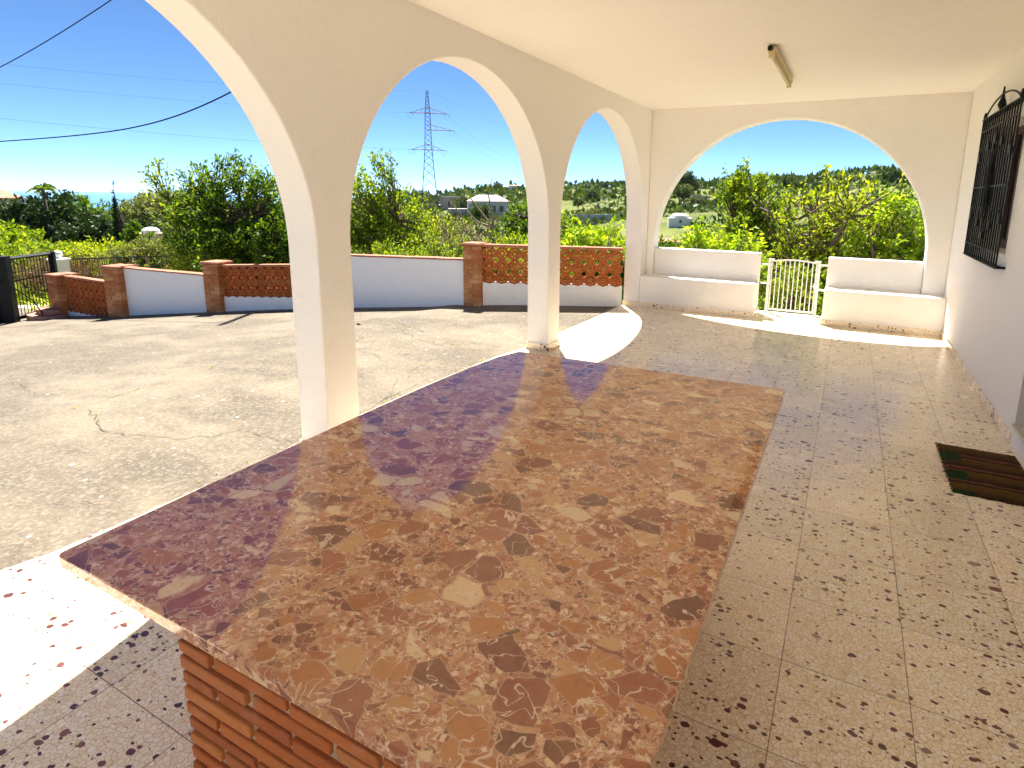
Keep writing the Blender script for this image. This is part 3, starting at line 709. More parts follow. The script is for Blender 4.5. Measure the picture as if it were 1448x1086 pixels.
def lattice_panel(p, q, t0, t1, rows, cell, th=.095):
    d, L, n_ = dirn(p, q); o_ = Vector(p); N = max(1, round(L/cell)); cw = L/N
    sl_ = (t1-t0)/L; t0b, t1b = t0-.045, t1-.045
    def f(u, z, s_): return (o_.x+d.x*u+n_.x*s_, o_.y+d.y*u+n_.y*s_, z+t0b+sl_*u)
    b = MB(); r1 = cw/2
    for i in range(N):
        for j in range(rows):
            cx = (i+.5)*cw; cz = -(j+.5)*cell
            ring(b, f, cx, cz, r1*.73, r1*.995, th, 16, True)
            ring(b, f, cx, cz, r1*.20, r1*.52, th*.8, 12)
            for a in range(8):
                t = a*math.pi/4+math.pi/8; u0, z0 = cx+math.cos(t)*r1*.45, cz+math.sin(t)*r1*.45; u1, z1 = cx+math.cos(t)*r1*.8, cz+math.sin(t)*r1*.8
                px, pz = -math.sin(t)*r1*.10, math.cos(t)*r1*.10
                V = [f(uu, zz, s_) for s_ in (-th*.42, th*.42) for (uu, zz) in ((u0-px, z0-pz), (u1-px, z1-pz), (u1+px, z1+pz), (u0+px, z0+pz))]
                b.add(V, [(0, 1, 2, 3), (4, 7, 6, 5), (0, 4, 5, 1), (1, 5, 6, 2), (2, 6, 7, 3), (3, 7, 4, 0)])
    o = b.build('lattice_panel', TERC, bw_); reloc(o, bl_)
    # white footing, its top pressed wavy round the lowest rings
    zb = -rows*cell; M_ = N*10; poly = [(L*i/M_, zb+sl_*0+.004+.024*abs(math.cos(math.pi*i/10))) for i in range(M_+1)]
    V = []; F = []
    for (u, z) in poly:
        for s_ in (-.065, .065): V.append(f(u, z, s_)); 
        X = f(u, 0, -.065); V.append((X[0], X[1], gpat(X[0])-.4)); X = f(u, 0, .065); V.append((X[0], X[1], gpat(X[0])-.4))
    for i in range(M_):
        a = i*4; c_ = a+4; F += [(a, a+1, c_+1, c_), (a, c_, c_+2, a+2), (a+1, a+3, c_+3, c_+1)]
    F += [(0, 2, 3, 1), (M_*4, M_*4+1, M_*4+3, M_*4+2)]
    o = mesh_obj('footing', V, F, PAINT2, bw_); reloc(o, bl_)
    c_ = MB(); V = [f(u, z, s_) for u in (0, L) for s_ in (-.075, .075) for z in (.002, .045)]
    c_.add(V, [(0, 1, 3, 2), (4, 6, 7, 5), (0, 4, 5, 1), (2, 3, 7, 6), (1, 5, 7, 3), (0, 2, 6, 4)])
    o = c_.build('coping', COPE, bw_, bevel=.006); reloc(o, bl_)
def between(p, q, s0, s1):
    d, L, n_ = dirn(p, q); return (p[0]+d.x*s0, p[1]+d.y*s0), (q[0]-d.x*s1, q[1]-d.y*s1)
a_, b_ = between(PA, PB_, .19, .19); lattice_panel(a_, b_, -.115, -.155+.02, 4, .185)
a_, b_ = between(PB_, PC, .19, .17); white_panel(a_, b_, .165, .100)
a_, b_ = between(PC, PE, .17, .15); lattice_panel(a_, b_, .324, .425, 3, .19)
a_, b_ = between(PE, PD, .15, .125); white_panel(a_, b_, .600, .670)
a_, b_ = between(PD, PR, .125, .0); lattice_panel(a_, b_, .925, .893, 3, .187)
brick_pillar(PA, dirn(PA, PB_)[0], .38, gpat(PA[0]), -.09)
brick_pillar(PB_, dirn(PB_, PC)[0], .38, gpat(PB_[0]), .215)
brick_pillar(PC, dirn(PB_, PC)[0], .34, gpat(PC[0]), .385)
brick_pillar(PE, dirn(PE, PD)[0], .30, gpat(PE[0]), .72)
brick_pillar(PD, dirn(PE, PD)[0], .26, gpat(PD[0]), .945)
# two curved red steps beside the gate
st_ = thing('garden_steps', 'two curved reddish steps at the foot of the last brick pillar', 'steps', (-12.1, 5.72, gpat(-12.1)))
for r0, zz in ((.42, .10), (.26, .20)):
    b = MB(); P = [(-r0*math.cos(t)*1.3, -r0*math.sin(t)) for t in np.linspace(0, math.pi, 16)]
    b.prism(P, lambda x, y: (x, y+.18, -.2), lambda x, y: (x, y+.18, zz)); b.build('step', mat_plain('red_cement', (.33, .17, .12), .85, var=.3), st_, bevel=.01)

# ------------------------------------------------------------------ driveway gate, black
GP = Vector((-12.26, 5.264, -1.03)); GQ = Vector((-12.934, 6.356, -1.09))
dg = thing('driveway_gate', 'black metal driveway gate leaf with thin bars standing open', 'gate', GP)
b = MB(); e_ = GQ-GP; Lg = Vector((e_.x, e_.y)).length; ed = Vector((e_.x, e_.y, 0)).normalized()
def gp(u, z): return (ed.x*u, ed.y*u, z)
b.tube([gp(Lg, .06), gp(Lg, 1.33)], .075, 4); b.tube([gp(.0, 1.30), gp(Lg, 1.295)], .038, 4); b.tube([gp(0, .06), gp(Lg, .06)], .035, 4); b.tube([gp(.0, .82), gp(Lg, .85)], .012, 4)
b.build('gate_frame', IRON, dg)
b = MB(); b.tube([gp(0, -.3), gp(0, 1.36)], .13, 4); b.mark(); b.tube([(-.28, -.04, -.3), (-.28, -.04, 1.38)], .13, 4); b.mark(); b.tube([(-.34, -.30, -.3), (-.34, -.30, 1.34)], .14, 4); b.build_each('gate_post', IRON, dg)
b = MB()
for i in range(1, 15): b.tube([gp(Lg*i/15, .08), gp(Lg*i/15, 1.28)], .008, 5); b.mark()
b.build_each('bar', IRON, dg)
b = MB(); b.tube([(.03, -.05, .86), (.28, .28, .45), (.30, .45, .02)], .012, 6); b.tube([(.02, -.08, .86), (.06, -.08, .86)], .03, 6); b.build('bolt_rod', IRON, dg)
# second leaf, folded back at the left
dg2 = thing('driveway_gate', 'black metal gate leaf of the driveway, nearest the left edge', 'gate', GP+Vector((-.55, -.9, -.05)))
b = MB(); b.tube([(0, 0, 0), (0, 0, 1.35)], .06, 4); b.tube([(.30, .62, 0), (.30, .62, 1.36)], .07, 4); b.tube([(0, 0, 1.32), (.3, .62, 1.32)], .035, 4); b.tube([(0, 0, .08), (.3, .62, .08)], .03, 4)
for i in range(1, 6): b.tube([(.05*i, .103*i, .05), (.05*i, .103*i, 1.3)], .008, 5)
b.build('gate_frame', IRON, dg2)
# white gate pier with ball finial
wp = thing('gate_pier', 'slim white gate pier with a round ball on top', 'pier', (-15.45, 7.51, -1.40))
b = MB(); b.box((-.17, -.17, -.3), (.17, .17, 1.25)); b.build('pier', PAINT2, wp, bevel=.03)
b = MB(); b.box((-.2, -.2, 1.25), (.2, .2, 1.30)); b.build('cap', PAINT2, wp, bevel=.015)
b = MB(); b.lathe([(.05, 1.30), (.05, 1.34), (.09, 1.37), (.105, 1.42), (.09, 1.47), (.04, 1.50)], n=14); b.build('ball', PAINT2, wp, True)

# ------------------------------------------------------------------ plants
def place(az, r, dz=0):
    x, y = polar(az, r); return Vector((x, y, ground(x, y)+dz))
def unit(v): return v/np.maximum(np.linalg.norm(v, axis=-1, keepdims=True), 1e-9)
def leaf_quads(P, A, size, rg, wid=.42, droop=.0):
    n = len(P); A = unit(A); s_ = size*rg.uniform(.6, 1.25, n)[:, None]
    B = unit(np.cross(A, rg.normal(size=(n, 3))+np.array([0, 0, .6])))
    Nn = np.cross(A, B)
    tip = P+A*s_-np.array([0, 0, 1])*s_*droop
    mid = P+A*s_*.5+Nn*s_*.08
    Q = np.stack([P, mid+B*s_*wid*.5, tip, mid-B*s_*wid*.5], axis=1); return Q
def plant(name, label, cat, base, blobs, tips=200, lps=30, lsize=.09, leaf=None, bark=None, seed=1, tlen=.35, trunk=.09, fork=.35,
          group=None, wid=.42, limbs=9, up=.35, lean=(0, 0), twig=.008, shell=.5, crown_name='crown', twist=.0, aspread=1.0, lump=.25, droop=0.0):
    """limbs grow from a trunk into a lumpy crown; leaves sit in shoots at the twig ends"""
    rg = np.random.default_rng(seed); t = thing(name, label, cat, base, group)
    bl = np.array([list(b_) for b_ in blobs], float); wts = bl[:, 3]*bl[:, 4]*bl[:, 5]; wts = wts**.75; wts /= wts.sum()
    bi = rg.choice(len(bl), tips, p=wts)
    d = unit(rg.normal(size=(tips, 3))+np.array([0, 0, .25])); ph = rg.uniform(0, 6, 3)
    lm_ = 1+lump*np.sin(d[:, 0]*5+ph[0]+bi)*np.sin(d[:, 1]*5+ph[1])+lump*.6*np.sin(d[:, 2]*9+ph[2]+d[:, 0]*4)
    rad = (shell+(1-shell)*rg.random(tips)**.6)*lm_
    TP = bl[bi, :3]+d*bl[bi, 3:6]*rad[:, None]
    TP[:, 2] = np.maximum(TP[:, 2], .05)
    # skeleton
    cen = (bl[:, :3]*wts[:, None]).sum(0); top = TP[:, 2].max()
    fk = np.array([cen[0]*.4+lean[0], cen[1]*.4+lean[1], max(.1, (cen[2])*fork)])
    m = MB(); tr = [np.zeros(3)+[0, 0, -.15], fk*.5+rg.normal(size=3)*.03*trunk*10, fk]
    m.tube(tr, [trunk*1.15, trunk, trunk*.85], 8)
    sk_ = [fk]; ends = TP[rg.choice(tips, min(limbs, tips), replace=False)]
    for e in ends:
        e = fk+(e-fk)*.85; pts = []; off = rg.normal(size=3)*.12*np.linalg.norm(e-fk); off2 = rg.normal(size=3)*.06*np.linalg.norm(e-fk)
        for s_ in np.linspace(0, 1, 8):
            p = fk+(e-fk)*s_+off*math.sin(math.pi*s_)+off2*math.sin(2*math.pi*s_)+np.array([0, 0, -.12])*math.sin(math.pi*s_)*np.linalg.norm(e-fk); pts.append(p)
        m.tube(pts, [trunk*(.62-.5*s_) for s_ in np.linspace(0, 1, 8)], 6); sk_ += pts[1:]
    sk_ = np.array(sk_); PP = []; AA = []
    for i in range(tips):
        k_ = np.argmin(((sk_-TP[i])**2).sum(1)); a = sk_[k_]; v = TP[i]-a; L = np.linalg.norm(v)+1e-6
        mid = a+v*.5+rg.normal(size=3)*.10*L; sd = unit(v/L+d[i]*.6+np.array([0, 0, up])+rg.normal(size=3)*.25)
        e = TP[i]+sd*tlen
        m.tube([a, mid, TP[i], e], [twig*2.2, twig*1.6, twig, twig*.4], 4, cap=False)
        if lps:
            n_ = max(2, int(lps*rg.uniform(.6, 1.4))); s_ = rg.random(n_)**.8
            p = (TP[i]-sd*tlen*.5)[None]+(sd*tlen*1.5)[None]*s_[:, None]+rg.normal(size=(n_, 3))*tlen*.14*aspread
            PP.append(p); AA.append(sd[None]*.5+unit(rg.normal(size=(n_, 3)))*.9+np.array([0, 0, .15]))
    o = m.build('trunk', bark or BARK, t, True)
    if lps:
        Q = leaf_quads(np.concatenate(PP), np.concatenate(AA), lsize, rg, wid, droop); quads_obj(crown_name, Q, leaf or L_MID, t)
    return t
def dup(root, loc, rz=0, sc=1.0, label=None):
    r = root.copy(); C.objects.link(r); r.location = loc; r.rotation_euler = (0, 0, rz); r.scale = (sc,)*3
    if label: r['label'] = label
    for ch in root.children:
        c_ = ch.copy(); C.objects.link(c_); c_.parent = r
    return r
def blobs_at(base, items):
    """items: (bearing, distance, z centre, half-width, half-height) -> blobs relative to base"""
    out = []
    for az, r, z, hw, hh in items:
        x, y = polar(az, r); out.append((x-base.x, y-base.y, z-base.z, hw, hw*.85, hh))
    return out

# near trees just beyond the garden wall
bs = place(-56, 15.3)
plant('citrus_tree', 'dense dark green fruit tree with upright shoots, left of the nearest arch pillar', 'tree', bs,
      blobs_at(bs, [(-56.2, 15.3, .55, 1.25, 1.05), (-53.6, 15, .35, 1.2, 1.15), (-57.8, 15.3, .75, .75, .70), (-55.8, 15.4, 1.7, .85, .6), (-57.4, 15.3, 1.45, .6, .55), (-53, 15, 1.35, .75, .6), (-55, 14.8, -.6, 1.5, 1.0), (-52, 14.6, -.6, 1.2, 1.1)]),
      760, 36, .11, L_DARK, BARK, 11, .34, .13, limbs=14, lump=.22, shell=.35)
bs = place(-60, 15.5)
plant('citrus_branch_tree', 'slender light green tree reaching left beside the dense dark tree', 'tree', bs,
      blobs_at(bs, [(-59.3, 15.4, 1.35, .38, .5), (-60.6, 15.4, 1.75, .22, .35), (-58.4, 15.4, 1.25, .5, .6), (-58.9, 15.4, .75, .5, .5)]), 70, 26, .10, L_MID, BARK, 12, .30, .05, limbs=6, up=.6, lump=.1)
bs = place(-59.2, 14.8)
plant('flowering_shrub', 'yellow green feathery shrub left of the dense dark tree', 'shrub', bs,
      blobs_at(bs, [(-59.3, 14.8, -.55, .75, .75), (-58.2, 14.6, -.2, .55, .6), (-60.6, 14.8, -.9, .6, .5), (-57.2, 14.4, -.9, .6, .6)]), 330, 34, .075, L_YEL, BARK, 13, .28, .04, limbs=12, up=.7, shell=.2, wid=.3)
bs = place(-44.2, 13.4)
plant('loquat_tree', 'tall pointed yellow green tree seen through the middle arch', 'tree', bs,
      blobs_at(bs, [(-43.6, 13.4, .35, .85, .85), (-42.5, 13.4, 1.6, .45, .8), (-45.0, 13.3, 1.3, .6, .65), (-45.5, 13.2, .2, .9, .9), (-41.6, 13.3, .05, .7, .65), (-40.5, 13.5, .85, .48, .6), (-43.5, 13.2, -.8, 1.5, .8), (-40.3, 13.2, -.7, .7, .6)]),
      680, 34, .10, L_MID, BARK, 14, .32, .11, limbs=14, up=.6, lump=.16, shell=.3)
bs = place(-38.9, 14.5)
plant('bushy_shrub', 'rounded yellow green bush between the pointed tree and the bare tree', 'shrub', bs,
      blobs_at(bs, [(-39.0, 14.5, .65, .75, .6), (-37.6, 14.5, .45, .65, .5), (-39.2, 14.2, -.4, 1.0, .8), (-37.0, 14.3, -.3, .8, .7)]), 240, 34, .085, L_YEL, BARKL, 15, .28, .05, limbs=9, up=.5, shell=.25)
bs = place(-34.9, 13.4)
plant('thorny_tree', 'nearly bare twisting grey tree in front of the pale house', 'tree', bs,
      blobs_at(bs, [(-35, 13.4, .95, .65, .7), (-33.4, 13.4, .7, .6, .65), (-36.6, 13.4, .5, .55, .6), (-35, 13.4, -.1, 1.0, .6)]), 66, 5, .07, L_OLV, BARKL, 16, .40, .075, limbs=13, up=.2, lump=.35, twig=.013, fork=.6)
bs = place(-36.4, 13.0)
plant('thorny_shrub', 'tangle of grey twigs and small leaves below the bare tree', 'shrub', bs,
      blobs_at(bs, [(-36.4, 13, .35, .75, .65), (-34.6, 13, -.1, .7, .5)]), 190, 15, .06, L_OLV, BARKL, 17, .26, .05, limbs=12, twig=.009, shell=.2)
bs = place(-33.0, 12.4)
plant('feathery_shrub', 'bright yellow green feathery shrub right behind the lattice wall', 'shrub', bs,
      blobs_at(bs, [(-33.5, 12.4, .25, .55, .32), (-31.9, 12.4, .15, .5, .35), (-35.2, 12.2, -.05, .5, .35), (-30.6, 12.2, .1, .45, .3)]), 230, 34, .07, L_YEL, BARK, 18, .24, .04, limbs=9, up=.7, wid=.25, shell=.2)
bs = place(-37.2, 10.9)
plant('low_shrub', 'low green grassy shrub peeping over the white garden wall', 'shrub', bs,
      blobs_at(bs, [(-37.5, 10.9, .35, .55, .35), (-40.5, 11.0, .25, .7, .4), (-44, 11.2, .15, .6, .4)]), 220, 26, .10, L_MID, BARK, 19, .25, .03, limbs=9, up=.9, wid=.22, shell=.2)
bs = place(-24, 12.2)
plant('fig_shrub', 'bright broad leaved plants behind the lattice in the narrow arch', 'shrub', bs,
      blobs_at(bs, [(-24.3, 12.2, .55, .42, .40), (-22.6, 12.2, .45, .45, .42), (-20.9, 12.3, .65, .45, .40), (-26, 12.2, .15, .4, .35)]), 110, 13, .15, L_FIG, BARKL, 20, .24, .03, limbs=9, up=1.0, wid=.42, shell=.25, droop=.25)
# seen through the end arch
bs = place(-8.6, 14.2)
plant('carob_tree', 'dense dark green tree with jagged top left of the porch gate view', 'tree', bs,
      blobs_at(bs, [(-8.9, 14.2, 1.25, .62, .62), (-7.5, 14.2, .85, .7, .7), (-10.2, 14.2, 1.75, .28, .30), (-9.3, 14.2, 1.95, .30, .38), (-8.0, 14.1, 1.75, .3, .32), (-9.5, 14, .2, .75, .7), (-7.3, 14, -.2, .8, .8), (-6.2, 14, 1.0, .4, .5)]),
      420, 34, .10, L_MID, BARK, 21, .28, .14, limbs=13, up=.6, lump=.16, shell=.3)
bs = place(-6.1, 12.8)
plant('fig_tree', 'twisted fig tree with bare curling branches and few leaves, its trunk left of centre', 'tree', bs,
      blobs_at(bs, [(-5.8, 12.8, 1.1, .8, .75), (-4.2, 12.8, .55, .85, .7), (-6.4, 12.8, .2, .9, .6), (-3.0, 12.8, 1.0, .6, .6), (-5.0, 12.7, -.5, 1.0, .5)]), 110, 18, .10, L_MID, BARK, 22, .34, .11, limbs=15, up=.5, lump=.3, twig=.014, fork=.75, lean=(.1, 0))
bs = place(-2.0, 12.5)
plant('fig_tree', 'leafy tipped fig tree leaning right with thick forked grey trunk', 'tree', bs,
      blobs_at(bs, [(-1.2, 12.5, 1.55, .55, .45), (-2.8, 12.5, 1.35, .6, .5), (.6, 12.5, 1.45, .6, .45), (-.2, 12.5, .7, .8, .5), (-3.2, 12.5, .3, .8, .6)]), 150, 22, .10, L_YEL, BARK, 23, .32, .10, limbs=15, up=.7, lump=.3, twig=.013, fork=.8)
bs = place(2.2, 12.6)
plant('broadleaf_bush', 'big bright green broad leaved bush filling the right of the end arch', 'shrub', bs,
      blobs_at(bs, [(1.6, 12.6, .45, .95, .75), (3.6, 12.6, .95, .62, .72), (4.8, 12.5, .3, .7, .75), (.2, 12.5, -.1, .75, .7), (2.6, 12.4, -.4, 1.3, .7), (2.4, 12.6, 1.15, .5, .4)]),
      520, 20, .14, L_FIG, BARKL, 24, .28, .10, limbs=14, up=.5, wid=.38, lump=.2, shell=.3, droop=.3)
bs = place(-12.0, 12.6)
plant('banana_leaf_shrub', 'low bright shrub of drooping broad leaves over the left parapet', 'shrub', bs,
      blobs_at(bs, [(-12.4, 12.6, .55, .42, .38), (-10.8, 12.4, .35, .45, .45), (-9.2, 12.2, .5, .38, .38), (-7.7, 12.0, .25, .4, .45), (-14, 12.6, .05, .4, .3)]), 150, 14, .16, L_FIG, BARKL, 25, .24, .035, limbs=10, up=.9, wid=.40, shell=.25, droop=.3)
bs = place(-4.4, 11.2)
plant('garden_shrub', 'shady green undergrowth shrub right behind the white bar gate', 'shrub', bs,
      blobs_at(bs, [(-5.4, 11.2, -.35, .5, .55), (-3.8, 11.0, -.55, .5, .5), (-2.3, 11.2, -.3, .5, .55), (-4.2, 11.4, .1, .5, .3), (-.5, 11.2, -.4, .5, .5)]), 260, 22, .11, L_MID, BARK, 26, .26, .03, limbs=9, up=.7, wid=.35, shell=.2)
# beyond the wall at the far left
bs = place(-65.5, 17.4)
t_ = thing('strappy_plant', 'yellow green fountain of long narrow leaves behind the left lattice', 'shrub', bs)
rg = np.random.default_rng(31); m = []
for cx, cy, hh, rr, n_ in ((0, 0, 1.35, 1.0, 520), (1.1, .35, 1.1, .8, 380), (-.9, -.2, 1.0, .7, 260)):
    for i in range(n_):
        a = rg.uniform(0, 6.28); l_ = hh*rg.uniform(.6, 1.1); o_ = rr*rg.uniform(.1, 1)
        p = np.array([cx+.35*rg.normal(), cy+.35*rg.normal(), 0]); dx = np.array([math.cos(a), math.sin(a), 0]); sd = np.array([-dx[1], dx[0], 0])*.02
        prev = p; wv = 1
        for s_ in (.4, .75, 1.0):
            q_ = p+dx*o_*s_**1.6+np.array([0, 0, 1])*l_*(s_-.32*s_**3); nw = {.4: 1, .75: .8, 1.0: .15}[s_]
            m.append([prev-sd*wv, q_-sd*nw, q_+sd*nw, prev+sd*wv]); prev = q_; wv = nw
quads_obj('crown', np.array(m), L_YEL, t_)
bs = place(-68.5, 24)
plant('dry_bush', 'reddish brown dead bush beyond the black gate', 'shrub', bs, blobs_at(bs, [(-68.4, 24, -1.1, .9, .55), (-66.8, 24, -1.15, .8, .5)]), 220, 30, .16, L_DRY, BARK, 32, .4, .04, limbs=10, up=.9, wid=.08, shell=.1)
bs = place(-69.8, 33)
plant('hedge', 'long rounded olive green hedge at far left above the black gate', 'hedge', bs,
      blobs_at(bs, [(-70.5, 33, -1.55, 2.2, .8), (-67.8, 33, -1.65, 2.0, .75), (-65.6, 32, -1.8, 1.5, .7), (-73.5, 33, -1.4, 2.2, .9)]), 700, 22, .17, L_MID, BARK, 33, .45, .06, limbs=8, shell=.5, up=.3)
bs = place(-64.2, 31)
plant('hedge', 'sloping bright green hedge right of the long olive hedge', 'hedge', bs,
      blobs_at(bs, [(-64.8, 31, -1.3, 1.1, .75), (-63.4, 30, -1.8, 1.0, .6)]), 260, 24, .15, L_YEL, BARK, 34, .4, .05, limbs=8, shell=.5, up=.2)
bs = place(-62.2, 27)
plant('olive_bush', 'grey green rounded olive bush below the dark cypress', 'shrub', bs,
      blobs_at(bs, [(-63.2, 27, -1.2, .8, .7), (-62.0, 27, -1.05, .7, .75), (-60.8, 27, -1.3, .7, .65)]), 380, 24, .12, L_OLV, BARKL, 35, .35, .05, limbs=8, shell=.4, up=.3)

# farther trees that can be told apart
def fartree(name, label, cat, az, r, ztop, hw, leaf, seed, n=240, ls=.4, kind='round', group=None, bark=None):
    b_ = place(az, r); h = ztop-b_.z
    if kind == 'cone': bl = [(0, 0, h*(.12+.78*i/6), hw*(1-.86*i/6), hw*(1-.86*i/6), h*.12) for i in range(7)]
    elif kind == 'pine': bl = [(0, 0, h*.70, hw, hw, h*.25), (hw*.4, 0, h*.5, hw*.8, hw*.8, h*.22), (-hw*.5, .2, h*.55, hw*.7, hw*.7, h*.22)]
    else: bl = [(0, 0, h*.58, hw*.8, hw*.8, h*.36), (hw*.5, 0, h*.45, hw*.6, hw*.6, h*.32), (-hw*.5, .3, h*.42, hw*.65, hw*.6, h*.34), (0, 0, h*.25, hw*.8, hw*.8, h*.2)]
    return plant(name, label, cat, b_, bl, n, 22, ls, leaf, bark or BARK, seed, ls*1.6, max(.08, h*.025), limbs=8, twig=.02, shell=.5, group=group, up=.9 if kind == 'cone' else .3, lump=.12 if kind == 'cone' else .25)
fartree('spreading_tree', 'broad dark green tree with palm fronds showing above, far left', 'tree', -68.2, 75, 1.3, 4.6, L_PINE, 41, 420, .55)
fartree('cypress', 'narrow dark cypress pointing up at the sea', 'cypress', -63.7, 60, 2.0, .42, L_PINE, 42, 460, .17, 'cone')
fartree('cypress', 'shorter and wider cypress with olive tips right of the narrow one', 'cypress', -62.7, 56, -.3, 1.3, L_DARK, 43, 420, .24, 'cone')
fartree('round_tree', 'round dark tree below the sea, left of the cypress', 'tree', -65.4, 68, -1.1, 3.0, L_PINE, 44, 340, .45)
fartree('pale_tree', 'pale blue green tree on the skyline left of the tall fruit tree', 'tree', -60.6, 230, 1.3, 9, L_OLV, 45, 260, 1.3, 'pine')
fartree('pale_tree', 'smaller hazy tree on the shore line right of the cypress', 'tree', -62.2, 240, -1.3, 7, L_OLV, 46, 200, 1.2)
fartree('shore_pine', 'open crowned pine against the sea between palm and cypress', 'tree', -66.0, 150, .3, 4.6, L_DARK, 47, 220, .8, 'pine')
fartree('round_tree', 'low olive tree beside the far left villa', 'tree', -70.4, 60, -1.1, 2.8, L_MID, 48, 260, .45)
fartree('garden_tree', 'yellowish tree between the broad dark tree and the round dark tree', 'tree', -66.6, 55, -2.3, 1.6, L_YEL, 49, 200, .32)
fartree('garden_tree', 'green conical fir in front of the cypress pair', 'tree', -61.9, 40, -.9, 1.3, L_DARK, 50, 240, .25, 'cone')
fartree('dark_tree', 'dark rounded tree left of the ruined tower window view', 'tree', -29.6, 48, 1.55, 2.3, L_DARK, 51, 300, .32)
fartree('dark_tree', 'mid green rounded tree just right of the pale lavender roof', 'tree', -31.0, 34, -.3, 1.9, L_MID, 52, 320, .25)
fartree('wall_tree', 'billowing green tree on the left in the narrow arch', 'tree', -26.2, 38, 1.0, 2.3, L_MID, 53, 360, .28)
fartree('wall_tree', 'darker tree behind the broad leaved plants in the narrow arch', 'tree', -24.3, 34, -.1, 1.9, L_DARK, 54, 320, .26)
fartree('wall_tree', 'yellowish tree on the right in the narrow arch', 'tree', -21.8, 36, -.1, 1.8, L_MID, 55, 320, .26)
fartree('slope_tree', 'rounded green tree below the small white hillside house', 'tree', -12.4, 42, -.5, 2.4, L_MID, 56, 360, .3)
fartree('slope_tree', 'grey green olive tree by the white domed house', 'tree', -14.3, 36, -1.4, 1.6, L_OLV, 57, 260, .25)
fartree('slope_tree', 'dark tree low at the left edge of the end arch', 'tree', -16.3, 40, -1.2, 1.9, L_DARK, 58, 300, .3)
fartree('slope_tree', 'deep green tree between the domed house and the carob', 'tree', -12.9, 30, -1.4, 1.5, L_MID, 59, 300, .22)

pb = place(-67.9, 72); pm_ = thing('palm_tree', 'palm with ragged fronds rising over the broad dark tree', 'palm', pb); hz = 3.0-pb.z
b = MB(); b.tube([(0, 0, -.3), (.1, 0, hz*.5), (0, 0, hz-1.2)], [.22, .16, .13], 8); b.build('trunk', BARK, pm_, True)
rg = np.random.default_rng(88); Q = []
for i in range(26):
    a = rg.uniform(0, 6.28); el = rg.uniform(.1, 1.35); L = rg.uniform(.8, 1.35); dx = np.array([math.cos(a), math.sin(a), 0])
    for s_ in np.linspace(.1, 1, 16):
        c_ = np.array([0, 0, hz-1.2])+dx*L*s_*math.cos(el)+np.array([0, 0, 1])*(L*s_*math.sin(el)-.55*L*s_*s_)
        for sg in (-1, 1):
            side = np.array([-dx[1], dx[0], 0])*sg; t_p = c_+side*.28*(1-.5*s_)+dx*.14-np.array([0, 0, .2]); w_ = dx*.05
            Q.append([c_-w_, t_p-w_*.2, t_p+w_*.2, c_+w_])
quads_obj('crown', np.array(Q), L_MID, pm_)
# hillside trees: three kinds, each copied over the slopes
protos = [fartree('hill_tree', 'rounded dark tree scattered over the far hillside', 'tree', -23, 300, ground(*polar(-23, 300))+6.5, 3.4, L_FAR, 61, 110, .9, group='trees on the far hillside'),
          fartree('hill_tree', 'rounded olive green tree scattered over the far hillside', 'tree', -10, 280, ground(*polar(-10, 280))+5.0, 3.2, L_FAR2, 62, 110, .85, group='trees on the far hillside'),
          fartree('hill_tree', 'flat topped pine scattered over the far hillside', 'tree', -18, 330, ground(*polar(-18, 330))+7.5, 3.6, L_FAR, 63, 100, .9, 'pine', group='trees on the far hillside')]
r4 = random.Random(5); cnt = 0
while cnt < 230:
    az = r4.uniform(-74, 9); r = r4.choice([r4.uniform(60, 160), r4.uniform(140, 340), r4.uniform(300, 620)])
    if -72 < az < -46 and r < 90: continue
    if -39.5 < az < -31 and 60 < r < 175: continue
    if -17 < az < -12 and r < 140: continue
    x, y = polar(az, r)
    if math.sin(x*.02+2)*math.cos(y*.017)+r4.uniform(-.6, .6) < -.15: continue
    sc = r4.uniform(.6, 1.35)*(.55 if r < 160 else 1.0)
    if az < -50: sc *= .62
    dup(protos[r4.randrange(3)], (x, y, ground(x, y)-.4), r4.uniform(0, 6.28), sc); cnt += 1
# scrub covering the slopes: leaf clumps nobody could count
rg = np.random.default_rng(77); N_ = 60000
az = rg.uniform(-76, 12, N_); rr = 26*np.exp(rg.random(N_)*math.log(620/26)); P = []; Lsz = []
for a_, r_2 in zip(az, rr):
    x, y = polar(a_, r_2)
    if math.sin(x*.09+1)*math.sin(y*.11)+math.sin(x*.03)*math.cos(y*.04) < -.10: continue
    z = ground(x, y); P.append((x, y, z+rg.uniform(0, .012)*r_2*.5)); Lsz.append(.25+.010*r_2)
P = np.array(P); Lsz = np.array(Lsz); Q = leaf_quads(P, rg.normal(size=P.shape)+[0, 0, .8], 1.0, rg, .6)
Q = P[:, None]+(Q-P[:, None])*Lsz[:, None, None]
o = quads_obj('scrub', Q, L_FAR); tag(o, 'low olive scrub covering the slopes beyond the garden', 'scrub', kind='stuff')
# grass in the field outside the gate and round the garden
N_ = 26000; az = rg.uniform(-74, -56, N_); rr = rg.uniform(17.5, 40, N_); P = []
for a_, r_2 in zip(az, rr):
    x, y = polar(a_, r_2); P.append((x, y, ground(x, y)))
P = np.array(P); Q = leaf_quads(P, rg.normal(size=P.shape)*.35+[0, 0, 1], .32, rg, .10); m_ = np.ones(len(P), bool)
road = (np.hypot(P[:, 0]-CAMP[0], P[:, 1]) < 22.5) & (np.degrees(np.arctan2(P[:, 0]-CAMP[0], P[:, 1])) < -65)
o = quads_obj('grass', Q[~road], L_GRASS); tag(o, 'yellow green grass growing outside the driveway gate', 'grass', kind='stuff')
